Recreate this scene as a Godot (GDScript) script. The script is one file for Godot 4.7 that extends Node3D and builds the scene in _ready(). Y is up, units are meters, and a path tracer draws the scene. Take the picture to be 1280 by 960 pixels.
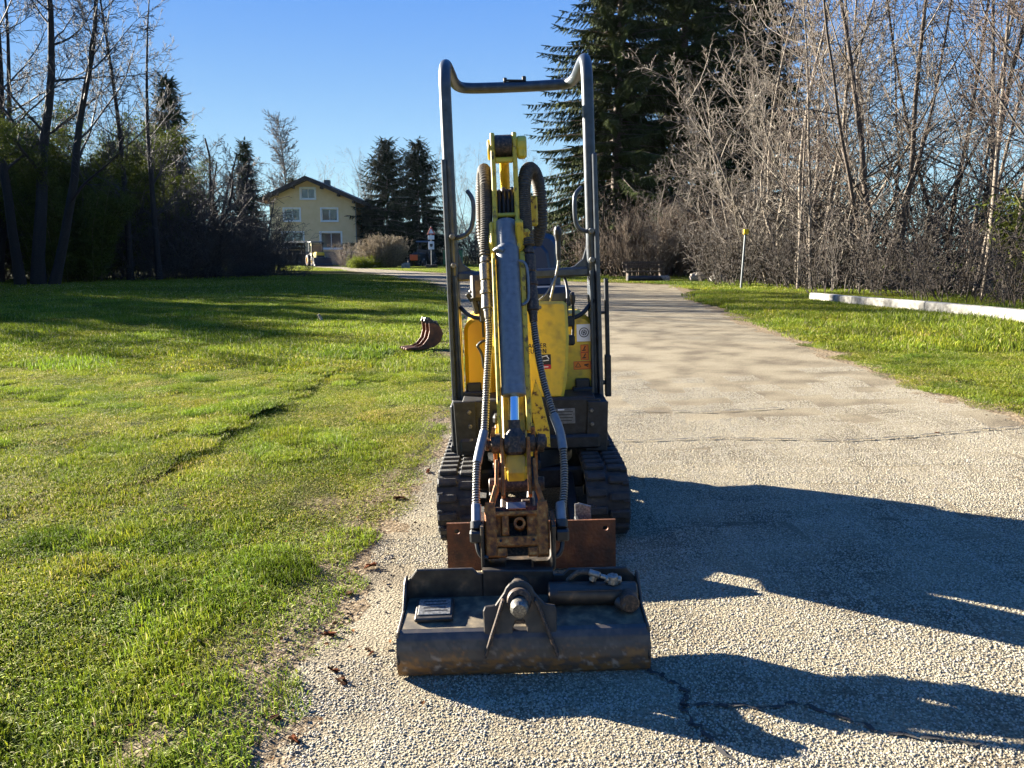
extends Node3D

# ---------------------------------------------------------------- mesh builder
class B:
	var v := PackedVector3Array()
	var n := PackedVector3Array()
	var c := PackedColorArray()
	var ix := PackedInt32Array()
	var col := Color(1, 1, 1)
	var tinted := false

	func vert(p: Vector3, m: Vector3) -> int:
		v.append(p); n.append(m); c.append(col)
		return v.size() - 1

	func face(i: int, j: int, k: int) -> void:
		var cr := (v[j] - v[i]).cross(v[k] - v[i])
		if cr.dot(n[i] + n[j] + n[k]) > 0.0:
			ix.append(i); ix.append(k); ix.append(j)
		else:
			ix.append(i); ix.append(j); ix.append(k)

	func tri(p: Vector3, q: Vector3, r: Vector3, out: Vector3) -> void:
		var m := (q - p).cross(r - p)
		if m.length_squared() < 1e-16: return
		m = m.normalized()
		if m.dot(out) < 0: m = -m
		face(vert(p, m), vert(q, m), vert(r, m))

	func quad(p: Vector3, q: Vector3, r: Vector3, s: Vector3, out: Vector3) -> void:
		var m := (r - p).cross(s - q)
		if m.length_squared() < 1e-16: return
		m = m.normalized()
		if m.dot(out) < 0: m = -m
		var a := vert(p, m); var b := vert(q, m); var d := vert(r, m); var e := vert(s, m)
		face(a, b, d); face(a, d, e)

	# a box with chamfered edges
	func box(at: Vector3, size: Vector3, turn := Basis(), bev := 0.004) -> void:
		var h := size * 0.5
		var e: float = minf(bev, minf(h.x, minf(h.y, h.z)) * 0.49)
		for ax in 3:
			var a1 := (ax + 1) % 3
			var a2 := (ax + 2) % 3
			for s in [-1.0, 1.0]:
				var q := []
				for t in [[-1, -1], [1, -1], [1, 1], [-1, 1]]:
					var p := Vector3()
					p[ax] = s * h[ax]; p[a1] = t[0] * (h[a1] - e); p[a2] = t[1] * (h[a2] - e)
					q.append(at + turn * p)
				var o := Vector3(); o[ax] = s
				quad(q[0], q[1], q[2], q[3], turn * o)
			for s1 in [-1.0, 1.0]:
				for s2 in [-1.0, 1.0]:
					var q := []
					for t in [[-1, 0], [1, 0], [1, 1], [-1, 1]]:
						var p := Vector3()
						p[ax] = t[0] * (h[ax] - e)
						p[a1] = s1 * (h[a1] - (e if t[1] == 1 else 0.0))
						p[a2] = s2 * (h[a2] - (0.0 if t[1] == 1 else e))
						q.append(at + turn * p)
					var o := Vector3(); o[a1] = s1; o[a2] = s2
					quad(q[0], q[1], q[2], q[3], turn * o)
		for sx in [-1.0, 1.0]:
			for sy in [-1.0, 1.0]:
				for sz in [-1.0, 1.0]:
					var s := Vector3(sx, sy, sz)
					var q := []
					for k in 3:
						var p := s * (h - Vector3.ONE * e)
						p[k] = s[k] * h[k]
						q.append(at + turn * p)
					tri(q[0], q[1], q[2], turn * s)

	# beam of rectangular section between two points; wide is the direction of its width
	func beam(p: Vector3, q: Vector3, w: float, t: float, wide := Vector3.RIGHT, bev := 0.003) -> void:
		var y := (q - p).normalized()
		var x := (wide - y * wide.dot(y)).normalized()
		box((p + q) / 2, Vector3(w, (q - p).length(), t), Basis(x, y, x.cross(y)), bev)

	func tube(pts: Array, rad, sides := 10, caps := true) -> void:
		var m := pts.size()
		var side := Vector3.ZERO
		var last := []
		for i in m:
			var p: Vector3 = pts[i]
			var d: Vector3 = (pts[mini(i + 1, m - 1)] - pts[maxi(i - 1, 0)])
			d = d.normalized() if d.length_squared() > 1e-14 else Vector3.UP
			if side == Vector3.ZERO:
				side = d.cross(Vector3.UP if absf(d.y) < 0.9 else Vector3.RIGHT).normalized()
			side = (side - d * side.dot(d)).normalized()
			var up := d.cross(side)
			var r: float = rad[i] if rad is Array or rad is PackedFloat32Array else rad
			var ring := []
			var slope := 0.0
			if not (rad is float):
				var i0 := maxi(i - 1, 0); var i1 := mini(i + 1, m - 1)
				slope = (rad[i1] - rad[i0]) / maxf((pts[i1] - pts[i0]).length(), 1e-6)
			for k in sides:
				var a := TAU * k / sides
				var o := side * cos(a) + up * sin(a)
				ring.append(vert(p + o * r, (o - d * slope).normalized()))
			if i > 0:
				for k in sides:
					var k2 := (k + 1) % sides
					face(last[k], ring[k], ring[k2]); face(last[k], ring[k2], last[k2])
			if caps and (i == 0 or i == m - 1) and r > 1e-5:
				var o := -d if i == 0 else d
				var cc := vert(p, o)
				var e := []
				for k in sides: e.append(vert(v[ring[k]], o))
				for k in sides: face(cc, e[k], e[(k + 1) % sides])
			last = ring

	func cyl(p: Vector3, q: Vector3, r: float, sides := 16, bev := 0.003) -> void:
		var d := (q - p).normalized()
		var e := minf(bev, (q - p).length() * 0.3)
		lathe([[0, 0], [r - e, 0], [r - e, 0], [r, e], [r, e], [r, (q - p).length() - e], [r, (q - p).length() - e], [r - e, (q - p).length()], [r - e, (q - p).length()], [0, (q - p).length()]], p, d, sides)

	# profile of [radius, height along the axis]; repeat a point for a sharp edge
	func lathe(prof: Array, at: Vector3, axis := Vector3.UP, sides := 20) -> void:
		var x := axis.cross(Vector3.UP if absf(axis.y) < 0.9 else Vector3.RIGHT).normalized()
		var z := axis.cross(x)
		for i in prof.size() - 1:
			var a = prof[i]; var b = prof[i + 1]
			var dr: float = b[0] - a[0]; var dy: float = b[1] - a[1]
			if absf(dr) + absf(dy) < 1e-7: continue
			var f := Vector2(dy, -dr).normalized()
			var l := []
			for k in sides:
				var t := TAU * k / sides
				var o := x * cos(t) + z * sin(t)
				var m := o * f.x + axis * f.y
				l.append([vert(at + o * a[0] + axis * a[1], m), vert(at + o * b[0] + axis * b[1], m)])
			for k in sides:
				var k2 := (k + 1) % sides
				face(l[k][0], l[k][1], l[k2][1]); face(l[k][0], l[k2][1], l[k2][0])

	# polygon in the plane of x and y of a frame, pushed along its z by depth, edges chamfered
	func prism(poly: PackedVector2Array, depth: float, t := Transform3D(), bev := 0.004) -> void:
		var m := poly.size()
		var area := 0.0
		for i in m:
			area += poly[i].cross(poly[(i + 1) % m])
		var sgn := signf(area)
		var inner := PackedVector2Array()
		for i in m:
			var d1 := (poly[i] - poly[(i + m - 1) % m]).normalized()
			var d2 := (poly[(i + 1) % m] - poly[i]).normalized()
			var n1 := Vector2(-d1.y, d1.x) * sgn
			var n2 := Vector2(-d2.y, d2.x) * sgn
			var b := n1 + n2
			inner.append(poly[i] + b * (bev / maxf(0.35, b.dot(n1))))
		var idx := Geometry2D.triangulate_polygon(inner)
		for s in [0, 1]:
			var zz: float = depth if s == 1 else 0.0
			var o := t.basis * Vector3(0, 0, 1 if s == 1 else -1)
			for i in range(0, idx.size(), 3):
				var q := []
				for k in 3: q.append(t * Vector3(inner[idx[i + k]].x, inner[idx[i + k]].y, zz))
				tri(q[0], q[1], q[2], o)
			var zb: float = depth - bev if s == 1 else bev
			for i in m:
				var j := (i + 1) % m
				var d := poly[j] - poly[i]
				var oo := t.basis * (Vector3(d.y, -d.x, 0) * sgn).normalized()
				quad(t * Vector3(inner[i].x, inner[i].y, zz), t * Vector3(inner[j].x, inner[j].y, zz), t * Vector3(poly[j].x, poly[j].y, zb), t * Vector3(poly[i].x, poly[i].y, zb), oo + o)
		for i in m:
			var j := (i + 1) % m
			var d := poly[j] - poly[i]
			var oo := t.basis * (Vector3(d.y, -d.x, 0) * sgn).normalized()
			quad(t * Vector3(poly[i].x, poly[i].y, bev), t * Vector3(poly[j].x, poly[j].y, bev), t * Vector3(poly[j].x, poly[j].y, depth - bev), t * Vector3(poly[i].x, poly[i].y, depth - bev), oo)

	# one piece of a twig
	func limb(p: Vector3, q: Vector3, r0: float, r1: float, sides := 3) -> void:
		var d := (q - p).normalized()
		var x := d.cross(Vector3(0.3, 0.2, 0.93) if absf(d.z) < 0.8 else Vector3.UP).normalized()
		var y := d.cross(x)
		var s := v.size()
		for k in sides:
			var a := TAU * k / sides
			var o := x * cos(a) + y * sin(a)
			v.append(p + o * r0); v.append(q + o * r1); n.append(o); n.append(o); c.append(col); c.append(col)
		for k in sides:
			var a := s + 2 * k
			var b := s + 2 * ((k + 1) % sides)
			ix.append(a); ix.append(a + 1); ix.append(b + 1); ix.append(a); ix.append(b + 1); ix.append(b)

	func mesh() -> ArrayMesh:
		var a := []
		a.resize(Mesh.ARRAY_MAX)
		a[Mesh.ARRAY_VERTEX] = v; a[Mesh.ARRAY_NORMAL] = n; a[Mesh.ARRAY_INDEX] = ix
		if tinted: a[Mesh.ARRAY_COLOR] = c
		var r := ArrayMesh.new()
		r.add_surface_from_arrays(Mesh.PRIMITIVE_TRIANGLES, a)
		return r

# ---------------------------------------------------------------- scene helpers
var used := {}
var rng := RandomNumberGenerator.new()
var lump := FastNoiseLite.new()
var M := {}

func numbered(called: String) -> String:
	var k: int = used.get(called, -1) + 1
	used[called] = k
	return called if k == 0 else "%s_%03d" % [called, k]

func thing(called: String, label: String, category: String, at := Vector3.ZERO, turn := 0.0, group := "") -> Node3D:
	var o := Node3D.new()
	o.name = numbered(called)
	add_child(o, true)
	o.position = at; o.rotation.y = turn
	return tag(o, label, category, group)

func tag(o: Node3D, label: String, category := "", group := "") -> Node3D:
	if label: o.set_meta("label", label)
	if category: o.set_meta("category", category)
	if group: o.set_meta("group", group)
	return o

func obj(called: String, shape, m: Material, parent: Node = self) -> MeshInstance3D:
	var o := MeshInstance3D.new()
	o.mesh = shape.mesh() if shape is B else shape
	o.material_override = m
	o.name = numbered(called) if parent == self else called
	parent.add_child(o, true)
	return o

func struct(called: String, shape, m: Material) -> MeshInstance3D:
	var o := obj(called, shape, m)
	o.set_meta("kind", "structure")
	return o

func many(called: String, mesh: Mesh, m: Material, places: Array, parent: Node = self, tints := []) -> MultiMeshInstance3D:
	var mm := MultiMesh.new()
	mm.transform_format = MultiMesh.TRANSFORM_3D
	mm.use_colors = not tints.is_empty()
	mm.mesh = mesh
	mm.instance_count = places.size()
	for i in places.size():
		mm.set_instance_transform(i, places[i])
		if mm.use_colors: mm.set_instance_color(i, tints[i])
	var o := MultiMeshInstance3D.new()
	o.multimesh = mm
	o.material_override = m
	o.name = numbered(called) if parent == self else called
	o.set_meta("kind", "stuff")
	parent.add_child(o, true)
	return o

func dup(root: Node3D, at: Vector3, turn: float, size: float, label: String) -> Node3D:
	var r: Node3D = root.duplicate()
	r.name = numbered(str(root.name).rstrip("0123456789").trim_suffix("_"))
	add_child(r, true)
	r.position = at; r.rotation = Vector3(0, turn, 0); r.scale = Vector3.ONE * size
	r.set_meta("label", label)
	return r

func noise_map(stops: Array, freq: float, px := 256, kind := FastNoiseLite.TYPE_SIMPLEX_SMOOTH, oct := 4, sd := 1, bump := 0.0) -> NoiseTexture2D:
	var f := FastNoiseLite.new()
	f.noise_type = kind
	f.frequency = freq; f.fractal_octaves = oct; f.seed = sd
	var t := NoiseTexture2D.new()
	t.width = px; t.height = px; t.seamless = true; t.noise = f
	if bump > 0:
		t.as_normal_map = true; t.bump_strength = bump
	elif not stops.is_empty():
		var g := Gradient.new()
		var offs := PackedFloat32Array(); var cols := PackedColorArray()
		for s in stops:
			offs.append(s[0]); cols.append(Color(s[1]))
		g.offsets = offs; g.colors = cols
		t.color_ramp = g
	return t

# a procedural surface: stops are the tones of its mottling, size is how many metres one tile of it covers
func surf(called: String, stops: Array, size: float, rough := 0.6, metal := 0.0, freq := 0.02, px := 256, kind := FastNoiseLite.TYPE_SIMPLEX_SMOOTH, normal: Texture2D = null, ns := 0.5) -> StandardMaterial3D:
	var m := StandardMaterial3D.new()
	m.resource_name = called
	m.albedo_texture = noise_map(stops, freq, px, kind, 5, M.size() + 3)
	m.roughness = rough; m.metallic = metal
	m.uv1_triplanar = true
	m.uv1_scale = Vector3.ONE / size
	if normal:
		m.normal_enabled = true; m.normal_texture = normal; m.normal_scale = ns
	M[called] = m
	return m

func plain(called: String, colour: Color, rough := 0.6, metal := 0.0, tinted := false, back := 0.0) -> StandardMaterial3D:
	var m := StandardMaterial3D.new()
	m.resource_name = called
	m.albedo_color = colour
	m.roughness = rough; m.metallic = metal
	m.vertex_color_use_as_albedo = tinted
	if back > 0:
		m.backlight_enabled = true; m.backlight = Color(back, back, back)
	M[called] = m
	return m

func curve(pts: Array, step: float) -> Array:
	var cv := Curve3D.new()
	cv.bake_interval = step
	var m := pts.size()
	for i in m:
		var t: Vector3 = (pts[mini(i + 1, m - 1)] - pts[maxi(i - 1, 0)]) / 6.0
		cv.add_point(pts[i], -t, t)
	return Array(cv.get_baked_points())

func ridged(b: B, pts: Array, r: float, step := 0.0035, swell := 1.4, sides := 10) -> void:
	var p := curve(pts, step)
	var rad := []
	for i in p.size(): rad.append(r * lerpf(1.0, swell, [0.0, 0.85, 1.0, 0.85][i % 4]))
	b.tube(p, rad, sides)

func table(t: Array, x: float) -> float:
	if x <= t[0][0]: return t[0][1]
	for i in t.size() - 1:
		if x <= t[i + 1][0]:
			return lerpf(t[i][1], t[i + 1][1], (x - t[i][0]) / (t[i + 1][0] - t[i][0]))
	return t[-1][1]

# ---------------------------------------------------------------- the lie of the land (d = metres ahead of the camera = -z)
const LEFT := [[-60.0, -0.9], [1.0, -0.82], [1.76, -0.79], [2.41, -0.75], [3.6, -0.77], [4.43, -0.67], [5.74, -0.61], [7.1, -0.56], [12, -0.8], [20, -1.6], [28, -2.5], [31.8, -2.7], [51.7, -9.07], [83, -21.8], [95, -27.0]]
const RIGHT := [[-60.0, 3.6], [5.2, 3.57], [6.0, 3.57], [7.84, 3.63], [11.3, 3.85], [20, 4.76], [24, 5.6], [30, 6.3], [33, 4.5], [37, 1.5], [44, -1.5], [51.75, -4.27], [73, -14.3], [90, -22.0], [95, -24.5]]
const RUT := [[3.6, -2.3], [4.18, -2.08], [4.84, -2.13], [5.7, -2.07], [7.25, -2.0], [10.43, -1.97], [12.0, -1.9]]

func lie(x: float, d: float) -> float:
	var f := 1.0 - 0.75 * smoothstep(7.0, 25.0, d)
	return 0.04 * (clampf(x, -1.3, 7.0) - 0.1) * f

func outside(x: float, d: float) -> float:   # metres beyond the edge of the road
	if d > 95.0: return 5.0
	return maxf(table(LEFT, d) - x, x - table(RIGHT, d))

func soil(x: float, d: float) -> float:
	var s := outside(x, d)
	var e: float = 0.0
	var w := lump.get_noise_2d(x * 160, d * 160)
	if s < -0.6:
		e = -0.05
	else:
		e = lerpf(-0.05, 0.0, smoothstep(-0.6, -0.2 + w * 0.14, s)) + 0.02 * smoothstep(-0.2, 0.25, s)
		e += smoothstep(0.0, 0.4, s) * (lump.get_noise_2d(x * 60 + 90, d * 60) * 0.032 + 0.012 * w + 0.010 * lump.get_noise_2d(x * 330 + 50, d * 330))
		e += 0.006 * lump.get_noise_2d(x * 420, d * 420)
		e = maxf(e, lerpf(-0.05, 0.014, smoothstep(-0.25, 0.0, s)))
	if x < 0 and d > 3.6 and d < 12.0:
		var q: float = x - table(RUT, d) - 0.05 * lump.get_noise_2d(d * 70, 7)
		var k := smoothstep(3.6, 4.6, d) * (1.0 - smoothstep(10.0, 12.0, d))
		e -= k * (0.08 * exp(-pow((q - 0.05) / 0.068, 2)) - 0.025 * exp(-pow((q + 0.1) / 0.12, 2)))
	return lie(x, d) + e

func _ready() -> void:
	rng.seed = 11
	lump.seed = 5; lump.frequency = 0.01; lump.fractal_octaves = 3
	# ------------------------------------------------ camera, sky, sun
	var cam := Camera3D.new()
	cam.name = "camera"
	add_child(cam)
	cam.position = Vector3(0, 1.25, 0)
	cam.rotation_degrees.x = -9.578
	cam.fov = 53.13
	cam.near = 0.05; cam.far = 2000.0
	cam.current = true
	var we := WorldEnvironment.new()
	we.name = "environment"
	var env := Environment.new()
	var sky := Sky.new()
	var sm := ProceduralSkyMaterial.new()
	sm.sky_top_color = Color(0.0045, 0.0250, 0.0900).linear_to_srgb()
	sm.sky_horizon_color = Color(0.077, 0.116, 0.108).linear_to_srgb()
	sm.sky_curve = 0.12
	sm.sky_energy_multiplier = 1.0
	sm.ground_horizon_color = Color(0.05, 0.06, 0.05).linear_to_srgb()
	sm.ground_bottom_color = Color(0.03, 0.03, 0.022).linear_to_srgb()
	sm.sun_angle_max = 30.0
	sm.sun_curve = 0.16
	sky.sky_material = sm
	env.background_mode = Environment.BG_SKY
	env.sky = sky
	env.tonemap_mode = Environment.TONE_MAPPER_LINEAR
	env.tonemap_exposure = 10.0
	env.sdfgi_enabled = true; env.ssao_enabled = true; env.ssil_enabled = true
	env.fog_enabled = true
	env.fog_density = 0.00005
	env.fog_light_color = Color(0.80, 0.88, 0.97)
	we.environment = env
	add_child(we)
	var sun := DirectionalLight3D.new()
	sun.name = "sun"
	var elev := deg_to_rad(16.5)
	var az := deg_to_rad(32.0)
	var towards := Vector3(cos(elev) * cos(az), -sin(elev), cos(elev) * sin(az))
	add_child(sun)
	sun.look_at_from_position(-towards * 50.0, Vector3.ZERO)
	sun.light_color = Color(1.0, 0.965, 0.90)
	sun.light_energy = 1.3
	sun.light_angular_distance = 0.5
	sun.shadow_enabled = true
	materials()
	land()
	excavator()
	lawn_bucket()
	house()
	yard()
	wood()
	roadside()
	grass()
	litter()

func materials() -> void:
	var dents := noise_map([], 0.03, 256, FastNoiseLite.TYPE_SIMPLEX_SMOOTH, 4, 9, 3.0)
	var grain := noise_map([], 0.12, 256, FastNoiseLite.TYPE_SIMPLEX_SMOOTH, 4, 19, 4.0)
	surf("yellow", [[0.0, "6b5828"], [0.18, "9a8430"], [0.32, "b09a2c"], [0.55, "c8aa28"], [0.8, "c2a42c"], [1.0, "a48f38"]], 0.6, 0.38, 0.0, 0.02, 256, FastNoiseLite.TYPE_SIMPLEX_SMOOTH, dents, 0.12)
	surf("worn_yellow", [[0.0, "33200f"], [0.22, "5e3d18"], [0.29, "8a7020"], [0.36, "ba9c28"], [0.75, "c8a928"], [1.0, "a48c2c"]], 0.22, 0.5, 0.0, 0.024, 256, FastNoiseLite.TYPE_SIMPLEX_SMOOTH, dents, 0.25)
	surf("fuel_yellow", [[0.0, "d29a08"], [0.4, "dda60a"], [1.0, "e0b010"]], 0.7, 0.4, 0.0, 0.012, 128)
	surf("grey_steel", [[0.0, "23262b"], [0.25, "2f353c"], [0.6, "373e46"], [0.85, "3f464e"], [1.0, "55595c"]], 0.3, 0.36, 0.25, 0.02, 256, FastNoiseLite.TYPE_SIMPLEX_SMOOTH, dents, 0.1)
	surf("cylinder_grey", [[0.0, "4a4d50"], [0.3, "5e6267"], [0.7, "696d71"], [1.0, "797c7f"]], 0.2, 0.42, 0.2, 0.025)
	surf("black_steel", [[0.0, "0f1012"], [0.4, "1a1c1f"], [0.75, "232529"], [1.0, "3a3632"]], 0.25, 0.5, 0.2, 0.022, 256, FastNoiseLite.TYPE_SIMPLEX_SMOOTH, dents, 0.2)
	surf("bucket_steel", [[0.0, "201e1c"], [0.35, "322d28"], [0.65, "403931"], [0.85, "54473a"], [1.0, "6f5942"]], 0.35, 0.48, 0.3, 0.018, 256, FastNoiseLite.TYPE_SIMPLEX_SMOOTH, dents, 0.25)
	surf("rust", [[0.0, "42260f"], [0.3, "703f18"], [0.55, "93561f"], [0.75, "aa6c2c"], [1.0, "be9258"]], 0.22, 0.75, 0.1, 0.028, 256, FastNoiseLite.TYPE_SIMPLEX_SMOOTH, grain, 0.5)
	surf("blade_rust", [[0.0, "2c170b"], [0.3, "472611"], [0.6, "5a3015"], [0.85, "6b3d1c"], [1.0, "7c5430"]], 0.6, 0.6, 0.15, 0.016, 256, FastNoiseLite.TYPE_SIMPLEX_SMOOTH, grain, 0.25)
	surf("greasy_steel", [[0.0, "171412"], [0.35, "2e2620"], [0.65, "4b3a2c"], [1.0, "7a6350"]], 0.1, 0.55, 0.3, 0.028, 256, FastNoiseLite.TYPE_SIMPLEX_SMOOTH, grain, 0.4)
	surf("rubber", [[0.0, "161617"], [0.4, "222223"], [0.7, "2e2d2b"], [0.9, "4a4338"], [1.0, "6a5d4a"]], 0.3, 0.82, 0.0, 0.02, 256, FastNoiseLite.TYPE_SIMPLEX_SMOOTH, grain, 0.3)
	surf("zinc", [[0.0, "55534e"], [0.5, "7c7b76"], [1.0, "a3a19a"]], 0.1, 0.42, 0.6, 0.03)
	surf("dusty_hose", [[0.0, "262320"], [0.5, "3d3832"], [1.0, "6b5d4b"]], 0.12, 0.75, 0.0, 0.03)
	plain("chrome", Color("d6d8da"), 0.1, 1.0)
	plain("black", Color("16171a"), 0.5)
	plain("seat_blue", Color("16243a"), 0.42)
	plain("white_print", Color("d8dade"), 0.5)
	plain("ink", Color("15151a"), 0.5)
	plain("red_print", Color("a8202c"), 0.5)
	plain("orange_print", Color("d8791a"), 0.5)
	surf("bolt", [[0.0, "3a3936"], [0.6, "6d6a63"], [1.0, "98948a"]], 0.06, 0.4, 0.6, 0.03)
	# ground
	surf("soil", [[0.0, "2e261d"], [0.3, "54493a"], [0.55, "716451"], [0.8, "897c68"], [1.0, "a89b85"]], 0.55, 0.95, 0.0, 0.035, 512, FastNoiseLite.TYPE_SIMPLEX_SMOOTH, noise_map([], 0.05, 512, FastNoiseLite.TYPE_SIMPLEX, 5, 31, 9.0), 0.5)
	M.soil.vertex_color_use_as_albedo = true
	M.soil.metallic_specular = 0.1
	M.soil.uv1_world_triplanar = true
	var a := surf("asphalt", [[0.0, "423b32"], [0.3, "706655"], [0.55, "8a7d69"], [0.8, "9c8e78"], [1.0, "b3a58b"]], 0.62, 0.88, 0.0, 0.055, 1024, FastNoiseLite.TYPE_CELLULAR, noise_map([], 0.06, 1024, FastNoiseLite.TYPE_CELLULAR, 3, 33, 10.0), 1.0)
	a.uv1_world_triplanar = true
	a.metallic_specular = 0.3
	a.albedo_color = Color(0.975, 1.0, 1.0)
	a.detail_enabled = true
	a.detail_blend_mode = BaseMaterial3D.BLEND_MODE_MUL
	a.detail_albedo = noise_map([[0.0, "a39d98"], [0.3, "cfcac5"], [0.5, "e9e6e1"], [0.7, "faf8f4"], [1.0, "ffffff"]], 0.012, 512, FastNoiseLite.TYPE_SIMPLEX_SMOOTH, 5, 37)
	a.detail_uv_layer = BaseMaterial3D.DETAIL_UV_2
	a.uv2_triplanar = true; a.uv2_world_triplanar = true
	a.uv2_scale = Vector3.ONE / 4.3
	plain("crack", Color("322f2b"), 0.95)
	plain("stones", Color.WHITE, 0.85, 0.0, true).metallic_specular = 0.3
	plain("blades", Color.WHITE, 0.7, 0.0, true, 0.8).metallic_specular = 0.18
	plain("needles", Color.WHITE, 0.8, 0.0, true, 0.35).metallic_specular = 0.2
	plain("leaves", Color.WHITE, 0.75, 0.0, true, 0.7).metallic_specular = 0.2
	plain("dead_leaf", Color.WHITE, 0.9, 0.0, true, 0.3).metallic_specular = 0.1
	surf("dusty_steel", [[0.0, "2b2620"], [0.4, "453d30"], [0.7, "5e523e"], [1.0, "7d6e52"]], 0.3, 0.8, 0.0, 0.02)
	plain("twigs", Color.WHITE, 0.8, 0.0, true)
	surf("bark", [[0.0, "241d18"], [0.4, "41372d"], [0.7, "5a4e42"], [1.0, "807362"]], 0.5, 0.9, 0.0, 0.03, 256, FastNoiseLite.TYPE_SIMPLEX_SMOOTH, grain, 0.8)
	surf("dark_bark", [[0.0, "120f0d"], [0.5, "1e1915"], [1.0, "342c25"]], 0.5, 0.9, 0.0, 0.03, 256, FastNoiseLite.TYPE_SIMPLEX_SMOOTH, grain, 0.8)
	surf("pale_bark", [[0.0, "3d362e"], [0.4, "5f564b"], [0.7, "74695b"], [1.0, "8f8575"]], 0.4, 0.9, 0.0, 0.03, 256, FastNoiseLite.TYPE_SIMPLEX_SMOOTH, grain, 0.8)
	# far things
	surf("render_cream", [[0.0, "cbae80"], [0.5, "d0b386"], [1.0, "d5b98d"]], 5.0, 0.9, 0.0, 0.02)
	surf("plinth", [[0.0, "6b6256"], [1.0, "8a7f70"]], 2.0, 0.9, 0.0, 0.03)
	surf("roof_tile", [[0.0, "1e1917"], [1.0, "332b27"]], 1.0, 0.8, 0.0, 0.03)
	plain("white_frame", Color("d9d6cf"), 0.5)
	plain("dark_wood", Color("2e2119"), 0.7)
	var gl := plain("window_glass", Color("27313d"), 0.06)
	gl.metallic_specular = 0.9
	surf("concrete", [[0.0, "4a463f"], [0.3, "6c6961"], [0.6, "88857d"], [1.0, "a09c92"]], 1.2, 0.85, 0.0, 0.02, 256, FastNoiseLite.TYPE_SIMPLEX_SMOOTH, grain, 0.3)
	surf("old_wood", [[0.0, "1e1712"], [0.5, "3d3228"], [1.0, "6b5c4b"]], 0.5, 0.9, 0.0, 0.03, 256, FastNoiseLite.TYPE_SIMPLEX_SMOOTH, grain, 0.6)
	surf("stone", [[0.0, "4f4a42"], [0.5, "857c70"], [1.0, "b5ab9c"]], 0.5, 0.9, 0.0, 0.02, 256, FastNoiseLite.TYPE_SIMPLEX_SMOOTH, grain, 0.8)
	plain("sign_red", Color("a83a32"), 0.6)
	plain("sign_yellow", Color("e6b800"), 0.5)
	plain("galvanised", Color("5f6365"), 0.45, 0.5)
	plain("green_paint", Color("1f6a3c"), 0.5)
	plain("orange_paint", Color("b5532a"), 0.5)
	plain("blue_paint", Color("39577a"), 0.5)

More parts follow.
